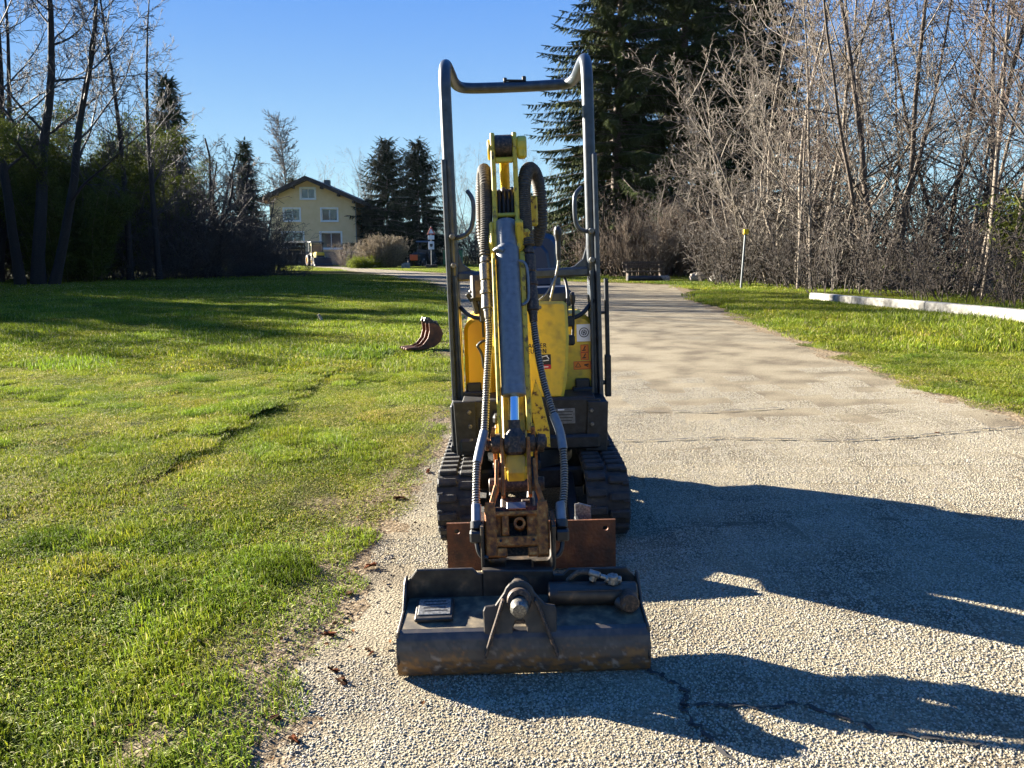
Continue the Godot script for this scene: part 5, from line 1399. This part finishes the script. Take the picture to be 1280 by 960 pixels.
func grass() -> void:
	var near := [tuft(950, 0.2, 0.016, 0.036, 0.0016, 0.11, 1.1), tuft(900, 0.2, 0.010, 0.024, 0.0020, 0.16, 1.3), tuft(520, 0.13, 0.025, 0.058, 0.0018, 0.06, 1.0), tuft(600, 0.2, 0.012, 0.03, 0.0016, 0.4, 1.4)]
	var mid := [tuft(900, 0.55, 0.025, 0.06, 0.0042, 0.07, 1.1), tuft(800, 0.55, 0.02, 0.045, 0.0045, 0.17, 1.3), tuft(700, 0.5, 0.04, 0.095, 0.0045, 0.1, 0.9)]
	var far := [tuft(1100, 1.7, 0.03, 0.085, 0.012, 0.08, 1.2), tuft(1000, 1.7, 0.03, 0.07, 0.012, 0.17, 1.3)]
	var bare := FastNoiseLite.new(); bare.seed = 21; bare.frequency = 1.1; bare.fractal_octaves = 3
	var tall := FastNoiseLite.new(); tall.seed = 22; tall.frequency = 0.7; tall.fractal_octaves = 3
	for part in [["lawn_grass", -60.0, 0.0], ["verge_grass", 0.0, 60.0]]:
		var sets := [[], [], [], [], [], [], [], [], []]
		var tints := [[], [], [], [], [], [], [], [], []]
		for band in [[1.0, 9.5, 0.115, 0], [8.6, 24.0, 0.3, 4], [22.0, 100.0, 0.95, 7]]:
			var d: float = band[0]
			while d < band[1]:
				var st: float = band[2]
				var xmax := d * 1.0 + 2.5
				var x := maxf(part[1], -xmax)
				while x < minf(part[2], xmax):
					var xx := x + rng.randf_range(-0.6, 0.6) * st
					var dd := d + rng.randf_range(-0.6, 0.6) * st
					x += st
					var s := outside(xx, dd)
					var edge := -0.09 + 0.13 * bare.get_noise_2d(xx * 2, dd * 2) + (1.2 if band[3] == 7 else 0.3 if band[3] == 4 else 0.0)
					if s < edge: continue
					if band[3] == 0 and xx < 0 and dd > 4.0 and absf(xx - table(RUT, dd) + 0.05 * lump.get_noise_2d(dd * 70, 7) - 0.05) < 0.095: continue
					if xx > 0 and dd < 40 and xx > 9.5 + 0.1 * dd: continue
					if xx < -8 and dd > 38.0 + (xx + 25.0) * 0.6 and dd < 60: continue
					var thin := bare.get_noise_2d(xx, dd)
					var away := smoothstep(0.0, 0.28, s - edge)
					if thin > 0.42 + 0.2 * smoothstep(0.3, 1.2, s) + 0.35 * smoothstep(3.0, 8.0, dd) or rng.randf() > 0.25 + 0.75 * away: continue
					var lush := tall.get_noise_2d(xx, dd)
					var k := 0
					if band[3] == 0: k = 2 if lush > 0.1 and rng.randf() < 0.32 else 3 if lush < -0.25 and rng.randf() < 0.6 else rng.randi_range(0, 1)
					elif band[3] == 4: k = 2 if lush > 0.2 or xx > 4.5 else rng.randi_range(0, 1)
					else: k = rng.randi_range(0, 1)
					k += band[3]
					var hs := rng.randf_range(0.55, 1.3) * (1.0 + 0.7 * maxf(lush, 0.0)) * (1.35 if xx > 4.8 else 1.0) * (0.65 + 0.35 * away)
					var at := Vector3(xx, soil(xx, dd), -dd)
					sets[k].append(Transform3D(Basis(Vector3.UP, rng.randf() * TAU) * Basis.from_scale(Vector3(1, hs, 1)), at))
					var g := rng.randf_range(0.75, 1.2) * (0.88 if xx > 0 else 1.0 + 0.2 * smoothstep(3.0, 8.0, dd))
					var patch := bare.get_noise_2d(xx * 2.6 + 70, dd * 2.6)
					var hue := lush * 0.35 + rng.randf_range(-0.15, 0.15) - 0.5 * patch
					var worn := smoothstep(0.12, 0.4, bare.get_noise_2d(xx * 1.7 - 40, dd * 1.7)) * 0.5
					g *= 1.0 - 0.5 * smoothstep(0.1, 0.4, -patch)
					tints[k].append(Color(g * (1.0 - hue * 0.5) * (1 + 0.3 * worn), 1.17 * g * (1 + 0.1 * worn), g * (1.0 + hue * 0.3) * (1 + 0.8 * worn)))
				d += st
		for k in 9:
			if sets[k].is_empty(): continue
			many(part[0], (near + mid + far)[k], M.blades, sets[k], self, tints[k])

# ------------------------------------------------ the spare bucket on the lawn
func lawn_bucket() -> void:
	var o := thing("digging_bucket", "rusty narrow toothed bucket lying on the lawn left of the machine", "bucket", Vector3(-1.14, soil(-1.14, 10.4) + 0.03, -10.4), deg_to_rad(-62))
	var prof := [[0.26, 0.0], [0.1, 0.0], [-0.04, 0.03], [-0.13, 0.1], [-0.16, 0.2], [-0.12, 0.29], [-0.03, 0.34]]
	one("shell", o, M.blade_rust, func(k: B):
		for i in prof.size() - 1:
			var a: Array = prof[i]; var b: Array = prof[i + 1]
			k.beam(v3(0, a[1], a[0]), v3(0, b[1], b[0]), 0.27, 0.012, Vector3.RIGHT, 0.003))
	for x in [-0.135, -0.006, 0.125]:
		one("side_plate", o, M.blade_rust, func(k: B):
			var q := prof.duplicate()
			q.append_array([[0.04, 0.35], [0.03, 0.24], [0.06, 0.14], [0.13, 0.06], [0.24, 0.02]])
			side_plate(k, q, x, 0.012, 0.002))
	for x in [-0.12, -0.04, 0.04, 0.12]:
		one("tooth", o, M.blade_rust, func(k: B):
			k.beam(v3(x, 0.02, 0.2), v3(x, 0.012, 0.37), 0.036, 0.03, Vector3.RIGHT, 0.006))
	for x in [-0.055, 0.055]:
		one("hanger_ear", o, M.black_steel, func(k: B):
			side_plate(k, [[-0.14, 0.3], [-0.1, 0.37], [-0.06, 0.36], [0.0, 0.42], [0.06, 0.42], [0.08, 0.37], [0.04, 0.33]], x - 0.009, 0.018, 0.003))
	one("hanger_pin", o, M.bolt, func(k: B):
		k.cyl(v3(-0.08, 0.395, 0.04), v3(0.08, 0.395, 0.04), 0.016, 14)
		k.cyl(v3(-0.08, 0.345, -0.1), v3(0.08, 0.345, -0.1), 0.014, 14)
		k.box(v3(0, 0.37, 0.0), v3(0.1, 0.012, 0.1), Basis(Vector3.RIGHT, -0.2), 0.002))

# ------------------------------------------------ house
func house() -> void:
	var h := thing("house", "cream two storey house with a shallow dark gable roof at the end of the road", "house", Vector3(-23.1, 0, -91))
	var w := 4.95; var eave := 7.35; var ridge := 9.65; var depth := 11.0
	# front wall in pieces round the openings: [x0, x1, y0, y1]
	var holes := [[-1.25, 0.35, 7.6, 8.75], [-3.3, -1.5, 5.1, 6.45], [1.05, 2.85, 5.1, 6.45], [-3.6, -1.2, 2.0, 3.75], [0.85, 3.2, 1.95, 3.75]]
	var front := PackedVector2Array([Vector2(-w, 1.6), Vector2(w, 1.6), Vector2(w, eave), Vector2(-0.4, ridge), Vector2(-w, eave + 0.25)])
	var c := CSGCombiner3D.new(); c.name = "wall"; h.add_child(c)
	var body := CSGPolygon3D.new(); body.polygon = front; body.depth = depth; c.add_child(body)
	for q in holes:
		var cut := CSGBox3D.new(); cut.operation = CSGShape3D.OPERATION_SUBTRACTION
		cut.size = Vector3(q[1] - q[0], q[3] - q[2], 0.5); cut.position = Vector3((q[0] + q[1]) / 2, (q[2] + q[3]) / 2, 0)
		c.add_child(cut)
	c.material_override = M.render_cream
	one("plinth", h, M.plinth, func(k: B): k.box(v3(0, 0.75, -depth / 2), v3(2 * w + 0.06, 1.7, depth + 0.06), Basis(), 0.02))
	for q in holes:
		var fr := one("window", h, M.white_frame, func(k: B):
			var cx: float = (q[0] + q[1]) / 2; var cy: float = (q[2] + q[3]) / 2
			var ww: float = q[1] - q[0]; var hh: float = q[3] - q[2]
			for s in [-1.0, 1.0]:
				k.box(v3(cx + s * (ww / 2 + 0.07), cy, 0.02), v3(0.16, hh + 0.3, 0.08), Basis(), 0.01)
				k.box(v3(cx, cy + s * (hh / 2 + 0.07), 0.022), v3(ww, 0.16, 0.08), Basis(), 0.01)
				k.box(v3(cx + s * (ww / 2 - 0.04), cy, -0.15), v3(0.08, hh, 0.08), Basis(), 0.01)
				k.box(v3(cx, cy + s * (hh / 2 - 0.04), -0.15), v3(ww - 0.16, 0.08, 0.08), Basis(), 0.01)
			k.box(v3(cx, cy, -0.152), v3(0.07, hh - 0.16, 0.07), Basis(), 0.01)
			k.box(v3(cx, q[2] - 0.12, 0.07), v3(ww + 0.3, 0.05, 0.2), Basis(), 0.01))
		one("pane", fr, M.window_glass, func(k: B):
			k.quad(v3(q[0], q[2], -0.17), v3(q[1], q[2], -0.17), v3(q[1], q[3], -0.17), v3(q[0], q[3], -0.17), Vector3.BACK))
	var rf := one("roof", h, M.roof_tile, func(k: B):
		var o := 1.05
		var ls := (ridge - eave - 0.25) / (w - 0.4); var rs := (ridge - eave) / (w + 0.4)
		front_plate(k, [[-0.4, ridge + 0.02], [w + o, eave - o * rs + 0.02], [w + o, eave - o * rs + 0.4], [-0.4, ridge + 0.42]], -depth - 0.6, depth + 1.7, 0.02)
		front_plate(k, [[-0.402, ridge + 0.02], [-0.402, ridge + 0.42], [-w - o, eave + 0.25 - o * ls + 0.4], [-w - o, eave + 0.25 - o * ls + 0.02]], -depth - 0.6, depth + 1.7, 0.02))
	one("barge_board", rf, M.dark_wood, func(k: B):
		k.beam(v3(-0.4, ridge + 0.18, 1.13), v3(w + 1.05, eave - 0.42 + 0.16, 1.13), 0.42, 0.05, Vector3(0.4, 1, 0))
		k.beam(v3(-0.4, ridge + 0.18, 1.132), v3(-w - 1.05, eave - 0.2 + 0.16, 1.132), 0.42, 0.05, Vector3(-0.4, 1, 0)))
	for x in [-3.9, -2.0, 1.3, 3.2, 4.9]:
		one("purlin", rf, M.dark_wood, func(k: B):
			var y: float = ridge - 0.15 - absf(x + 0.4) * (0.44 if x > 0 else 0.42)
			k.box(v3(x, y, 0.5), v3(0.2, 0.24, 1.1), Basis(), 0.02))
	one("chimney", rf, M.plinth, func(k: B): k.box(v3(0.9, 9.55, -4.0), v3(0.7, 1.0, 0.7), Basis(), 0.03))
	one("downpipe", h, M.galvanised, func(k: B): k.cyl(v3(w + 0.06, 0.0, 0.1), v3(w + 0.06, 7.2, 0.1), 0.06, 10))

func wheel(parent: Node, at: Vector3, r: float, wd: float, rim: Material) -> void:
	var t := one("wheel", parent, M.rubber, func(k: B):
		k.lathe([[r * 0.55, -wd / 2], [r * 0.9, -wd / 2], [r, -wd * 0.35], [r, wd * 0.35], [r * 0.9, wd / 2], [r * 0.55, wd / 2]], at, Vector3.RIGHT, 26))
	one("rim", t, rim, func(k: B):
		k.lathe([[0, -wd * 0.3], [r * 0.2, -wd * 0.32], [r * 0.5, -wd * 0.2], [r * 0.56, -wd * 0.48], [r * 0.56, wd * 0.48], [r * 0.5, wd * 0.2], [r * 0.2, wd * 0.32], [0, wd * 0.3]], at, Vector3.RIGHT, 20))

# ------------------------------------------------ what stands before the house
func yard() -> void:
	var bl := thing("backhoe_loader", "small yellow wheeled loader with a dark cab and bucket before the house", "loader", Vector3(-21.1, 0.0, -84), 0.5)
	one("chassis", bl, M.black_steel, func(k: B):
		k.box(v3(0, 0.75, 0.2), v3(0.9, 0.5, 3.2), Basis(), 0.05)
		k.box(v3(0, 1.15, 1.0), v3(0.85, 0.5, 1.3), Basis(), 0.08))
	one("bonnet", bl, M.yellow, func(k: B): k.box(v3(0, 1.3, 1.05), v3(0.9, 0.4, 1.3), Basis(), 0.08))
	for s in [-1.0, 1.0]:
		wheel(bl, v3(s * 0.72, 0.62, -0.5), 0.62, 0.42, M.sign_yellow)
		wheel(bl, v3(s * 0.68, 0.5, 1.1), 0.5, 0.34, M.sign_yellow)
	var cab := one("cab", bl, M.black, func(k: B):
		for x in [-0.6, 0.6]:
			for z in [-0.75, 0.4]: k.beam(v3(x, 1.0, z), v3(x * 0.95, 2.5, z * 0.95), 0.08, 0.08)
		k.box(v3(0, 1.15, -0.2), v3(1.25, 0.5, 1.2), Basis(), 0.04)
		k.box(v3(0, 1.6, -0.35), v3(0.5, 0.8, 0.3), Basis(), 0.05))
	one("cab_roof", cab, M.galvanised, func(k: B): k.box(v3(0, 2.56, -0.18), v3(1.4, 0.14, 1.45), Basis(), 0.04))
	one("pane", cab, M.window_glass, func(k: B): k.quad(v3(-0.55, 1.45, 0.4), v3(0.55, 1.45, 0.4), v3(0.53, 2.42, 0.38), v3(-0.53, 2.42, 0.38), Vector3.BACK))
	one("loader_arm", bl, M.yellow, func(k: B):
		for s in [-1.0, 1.0]: k.beam(v3(s * 0.45, 1.4, 0.4), v3(s * 0.5, 0.6, 2.3), 0.12, 0.2))
	one("loader_bucket", bl, M.black_steel, func(k: B):
		side_plate(k, [[2.3, 0.1], [2.95, 0.05], [2.95, 0.15], [2.6, 0.3], [2.45, 0.9], [2.3, 0.95]], -0.95, 1.9, 0.02))
	one("backhoe_arm", bl, M.yellow, func(k: B):
		k.beam(v3(0, 0.9, -1.2), v3(0, 2.4, -1.9), 0.2, 0.25); k.beam(v3(0, 2.4, -1.9), v3(0, 1.0, -2.3), 0.16, 0.2))
	var wd := thing("wood_store", "dark roofed timber store left of the yellow loader", "shed", Vector3(-24.2, 0.0, -87))
	for x in [-0.9, 0.9]:
		for z in [-0.6, 0.6]: one("post", wd, M.dark_wood, func(k: B): k.box(v3(x, 1.25, z), v3(0.14, 2.5, 0.14), Basis(), 0.01))
	for i in 6: one("board", wd, M.dark_wood, func(k: B): k.box(v3(0, 0.35 + i * 0.4, -0.7), v3(1.9, 0.3, 0.05), Basis(), 0.01))
	one("roof", wd, M.galvanised, func(k: B): k.box(v3(0, 2.6, 0), v3(2.4, 0.08, 1.8), Basis(Vector3.RIGHT, 0.12), 0.01))
	for i in 3: one("timber_stack", wd, M.old_wood, func(k: B): k.box(v3(-0.55 + i * 0.55, 0.7 + 0.1 * (i % 2), -0.1), v3(0.5, 1.2 + 0.2 * (i % 2), 0.9), Basis(), 0.05))

	var sg := thing("sign_post", "post with a red edged triangle sign and two white plates by the road", "sign", Vector3(-7.75, 0, -75))
	one("pole", sg, M.galvanised, func(k: B): k.cyl(v3(0, -0.2, 0), v3(0, 3.9, 0), 0.05, 12))
	one("base_block", sg, M.old_wood, func(k: B): k.box(v3(0, 0.12, 0.05), v3(1.1, 0.3, 0.6), Basis(), 0.04))
	var tr := one("triangle_sign", sg, M.sign_red, func(k: B): front_plate(k, [[-0.4, 3.15], [0.4, 3.15], [0.03, 3.85], [-0.03, 3.85]], 0.05, 0.03, 0.01))
	one("sign_face", tr, M.white_print, func(k: B): front_plate(k, [[-0.24, 3.24], [0.24, 3.24], [0.0, 3.68]], 0.078, 0.008, 0.002))
	one("sign_plate", sg, M.white_print, func(k: B): k.box(v3(0, 2.85, 0.07), v3(0.6, 0.38, 0.03), Basis(), 0.01))
	var pl := one("sign_plate", sg, M.white_print, func(k: B): k.box(v3(0, 2.1, 0.07), v3(0.55, 0.75, 0.03), Basis(), 0.01))
	one("pictogram", pl, M.ink, func(k: B):
		k.box(v3(0, 2.15, 0.09), v3(0.28, 0.2, 0.012), Basis(), 0.01); k.box(v3(0, 2.0, 0.09), v3(0.2, 0.08, 0.012), Basis(), 0.01))

	var t := thing("parked_tractor", "dark parked tractor with a blue roof and an orange mudguard behind the sign post", "tractor", Vector3(-9.2, 0, -80), -0.3)
	one("body", t, M.black_steel, func(k: B):
		k.box(v3(0, 1.0, 0.6), v3(0.8, 0.8, 2.2), Basis(), 0.08); k.box(v3(0, 1.4, -0.6), v3(1.3, 0.7, 1.1), Basis(), 0.06))
	for s in [-1.0, 1.0]:
		wheel(t, v3(s * 0.85, 0.75, -0.6), 0.75, 0.4, M.black_steel)
		wheel(t, v3(s * 0.75, 0.45, 1.3), 0.45, 0.28, M.black_steel)
		one("cab_post", t, M.black, func(k: B): k.beam(v3(s * 0.6, 1.6, -0.2), v3(s * 0.55, 2.5, -0.25), 0.07, 0.07); k.beam(v3(s * 0.6, 1.6, -1.0), v3(s * 0.55, 2.5, -1.0), 0.07, 0.07))
	one("roof", t, M.blue_paint, func(k: B): k.box(v3(0, 2.55, -0.6), v3(1.4, 0.12, 1.3), Basis(), 0.04))
	one("mudguard", t, M.orange_paint, func(k: B): k.box(v3(-0.2, 0.95, 1.6), v3(0.9, 0.6, 0.3), Basis(), 0.08))
	var g := thing("green_container", "green metal container right of the sign post", "container", Vector3(-6.2, 0, -82))
	one("bin", g, M.green_paint, func(k: B): k.box(v3(0, 0.95, 0), v3(2.0, 1.5, 1.4), Basis(), 0.03))
	for x in [-0.75, -0.25, 0.25, 0.75]: one("rib", g, M.green_paint, func(k: B): k.box(v3(x, 0.95, 0.73), v3(0.08, 1.4, 0.06), Basis(), 0.01))
	one("lid", g, M.black, func(k: B): k.box(v3(0, 1.75, 0), v3(2.08, 0.1, 1.5), Basis(), 0.02))
	rock("boulder", "white boulder lying right of the pale round shrub", Vector3(-9.7, 0, -71), Vector3(0.9, 0.75, 0.6), M.concrete, "")

func rock(called: String, label: String, at: Vector3, size: Vector3, m: Material, group: String) -> void:
	var s := SphereMesh.new(); s.radius = 0.5; s.height = 1.0; s.radial_segments = 20; s.rings = 12
	var a := s.get_mesh_arrays()
	var v: PackedVector3Array = a[Mesh.ARRAY_VERTEX]
	var nz := FastNoiseLite.new(); nz.seed = rng.randi(); nz.frequency = 1.1; nz.fractal_octaves = 3
	var st := SurfaceTool.new()
	st.begin(Mesh.PRIMITIVE_TRIANGLES)
	st.set_smooth_group(-1)
	for i in a[Mesh.ARRAY_INDEX]:
		var p := v[i]
		p *= 1.0 + 0.55 * nz.get_noise_3dv(p)
		p = p.clamp(Vector3(-0.42, -0.4, -0.42), Vector3(0.42, 0.4, 0.45)) if nz.get_noise_3dv(p * 0.5) > -0.1 else p
		st.add_vertex(p * size)
	st.generate_normals()
	var o := obj(called, st.commit(), m)
	o.position = at + Vector3(0, size.y * 0.22, 0)
	tag(o, label, "rock", group)

# ------------------------------------------------ beside the road on the right
func roadside() -> void:
	var bm := thing("concrete_beam", "long weathered white concrete beam lying along the right verge", "barrier", Vector3.ZERO)
	var pts := [[7.1, 18.2], [7.15, 16.0], [7.22, 13.3], [7.3, 10.4], [7.38, 7.6]]
	for i in 4:
		one("beam_segment", bm, M.concrete, func(k: B):
			var a := Vector3(pts[i][0], 0, -pts[i][1]); var b := Vector3(pts[i + 1][0], 0, -pts[i + 1][1])
			a.y = soil(a.x, -a.z) + 0.075; b.y = soil(b.x, -b.z) + 0.075
			var d := (b - a).normalized()
			k.beam(a + d * 0.004, b - d * 0.004, 0.2, 0.26, Vector3.RIGHT, 0.02))
	var p := thing("marker_post", "thin grey marker post with a yellow cap plate on the right verge", "post", on(7.75, 26.2))
	one("pole", p, M.galvanised, func(k: B): k.cyl(v3(0, -0.2, 0), v3(0.07, 1.95, 0), 0.035, 12))
	one("cap_plate", p, M.sign_yellow, func(k: B): k.box(v3(0.075, 1.93, 0.02), v3(0.16, 0.17, 0.1), Basis(), 0.012))
	var b := thing("park_bench", "weathered dark wooden bench at the far side of the road", "bench", on(5.9, 34.5), 0.1)
	for i in 2: one("backrest_board", b, M.old_wood, func(k: B): k.box(v3(0, 0.66 + i * 0.17, -0.25), v3(1.9, 0.12, 0.04), Basis(Vector3.RIGHT, -0.15), 0.008))
	for i in 3: one("seat_board", b, M.old_wood, func(k: B): k.box(v3(0, 0.45, -0.12 + i * 0.15), v3(1.9, 0.05, 0.13), Basis(), 0.008))
	for s in [-0.75, 0.75]:
		one("leg", b, M.old_wood, func(k: B):
			k.box(v3(s, 0.2, 0.02), v3(0.1, 0.45, 0.42), Basis(), 0.01)
			k.beam(v3(s, 0.4, -0.2), v3(s, 0.9, -0.28), 0.08, 0.06))
	one("front_log", b, M.black_steel, func(k: B): k.cyl(v3(-0.85, 0.14, 0.3), v3(0.85, 0.14, 0.3), 0.13, 12))
	var st := "stones in a row beside the bench"
	rock("boundary_stone", "small grey stone nearest the bench", on(6.75, 34.3), Vector3(0.5, 0.42, 0.45), M.stone, st)
	rock("boundary_stone", "largest grey stone, in the middle of the row by the bench", on(8.1, 33.8), Vector3(0.8, 0.62, 0.6), M.stone, st)
	rock("boundary_stone", "low pale stone nearest the marker post", on(8.75, 33.0), Vector3(0.85, 0.48, 0.6), M.concrete, st)
	var sk := B.new()
	sk.tube([Vector3(0, -0.05, 0), Vector3(-0.02, 0.06, 0), Vector3(-0.07, 0.17, 0.02)], [0.03, 0.028, 0.022], 7)
	var s := obj("wood_stake", sk, M.stone)
	s.position = on(-3.6, 14.6)
	tag(s, "short pale broken stake standing in the shaded lawn", "stake")

# ------------------------------------------------ bark scraps, leaves, gravel along the edge of the lawn
func litter() -> void:
	plain("red_bark", Color("4c2a19"), 0.85)
	plain("brown_bark", Color("3c281b"), 0.85)
	M.red_bark.metallic_specular = 0.1; M.brown_bark.metallic_specular = 0.1
	var grp := "bark scraps along the edge of the lawn"
	var i := 0
	for q in [[-0.62, 2.43, 0.05, "brightest red brown bark scrap on the gravel left of the bucket"], [-0.51, 2.13, 0.05, "dark bark scrap on the chippings nearest the bucket's left corner"], [-0.55, 2.2, 0.04, "reddish bark scrap just above the dark one left of the bucket"], [-0.47, 2.32, 0.028, "tiny dark scrap beside the bucket's left end"], [-0.45, 2.29, 0.03, "tiny grey brown scrap touching the shade of the bucket's left end"], [-0.62, 2.75, 0.05, "long dark bark splinter lying at the lawn edge up from the bucket"], [-0.58, 3.0, 0.06, "reddish bark heap at the lawn edge level with the blade"], [-0.6, 3.9, 0.07, "flat bark strip beside the left track"], [-0.5, 4.4, 0.06, "bark strip at the rear of the left track"], [-0.66, 1.95, 0.05, "bark splinter at the grass tips in the lower left"], [-0.58, 1.86, 0.045, "lowest bark scrap on the gravel"], [2.75, 4.85, 0.04, "reddish scrap on the right end of the long road crack"]]:
		var b := B.new()
		var turn := rng.randf() * TAU
		q[2] *= 0.75
		for k in 5:
			var a := turn + rng.randf_range(-0.35, 0.35)
			b.box(Vector3(rng.randf_range(-0.3, 0.3), 0.1 + 0.07 * k, rng.randf_range(-0.3, 0.3)) * q[2] * 0.7, Vector3(q[2] * rng.randf_range(0.6, 1.3), q[2] * 0.08, q[2] * rng.randf_range(0.12, 0.26)), Basis(Vector3.UP, a) * Basis(Vector3.BACK, rng.randf_range(-0.4, 0.4)), 0.001)
		var o := obj("bark_scrap", b, M.red_bark if i % 2 == 0 else M.brown_bark)
		o.position = Vector3(q[0], maxf(soil(q[0], q[1]), lie(q[0], q[1])) + 0.003, -q[1])
		tag(o, q[3], "bark", grp)
		i += 1
	# dead leaves and crumbs nobody could count
	var lf := B.new(); lf.tinted = true
	lf.col = Color.WHITE
	lf.tri(Vector3(-0.5, 0.02, 0), Vector3(0, 0.12, 0.28), Vector3(0.5, 0, 0.02), Vector3.UP)
	lf.tri(Vector3(-0.5, 0.02, 0), Vector3(0.5, 0, 0.02), Vector3(0.02, 0.1, -0.27), Vector3.UP)
	var at := []; var tint := []
	for k in 2600:
		var d := 1.2 + 16.0 * pow(rng.randf(), 1.7)
		var x: float
		if rng.randf() < 0.45: x = table(LEFT, d) + rng.randfn(0.0, 0.16)
		elif rng.randf() < 0.35: x = table(RIGHT, d) + rng.randfn(0.0, 0.2)
		else: x = table(LEFT, d) - rng.randf() * d * 0.6
		var sz := rng.randf_range(0.008, 0.026)
		at.append(Transform3D(Basis(Vector3.UP, rng.randf() * TAU) * Basis(Vector3.RIGHT, rng.randf_range(-0.7, 0.7)) * Basis.from_scale(Vector3.ONE * sz), Vector3(x, maxf(soil(x, d), lie(x, d)) + (0.03 if outside(x, d) > 0.15 else 0.006), -d)))
		var g := rng.randf_range(0.5, 1.3)
		tint.append([Color(0.08, 0.05, 0.027), Color(0.14, 0.11, 0.07), Color(0.05, 0.035, 0.022), Color(0.13, 0.06, 0.025)][rng.randi_range(0, 3)] * g)
	many("dead_leaves", lf.mesh(), M.dead_leaf, at, self, tint)
	var pb := B.new(); pb.tinted = true
	pb.col = Color.WHITE
	pb.box(Vector3.ZERO, Vector3(1, 0.7, 0.8), Basis(Vector3.UP, 0.4), 0.22)
	at = []; tint = []
	for k in 5000:
		var d := 1.1 + 9.0 * pow(rng.randf(), 1.6)
		var lft := rng.randf() < 0.7
		var x: float = table(LEFT, d) + rng.randfn(0.14, 0.12) if lft else table(RIGHT, d) - rng.randfn(0.05, 0.12)
		var sz := 0.003 + 0.007 * pow(rng.randf(), 4)
		at.append(Transform3D(Basis(Vector3(rng.randf(), rng.randf(), rng.randf()).normalized(), rng.randf() * TAU) * Basis.from_scale(Vector3.ONE * sz), Vector3(x, maxf(soil(x, d), lie(x, d)) + sz * 0.25, -d)))
		var g := rng.randf_range(0.05, 0.17)
		tint.append(Color(g, g * 0.85, g * 0.68))
	many("edge_gravel", pb.mesh(), M.stones, at, self, tint)
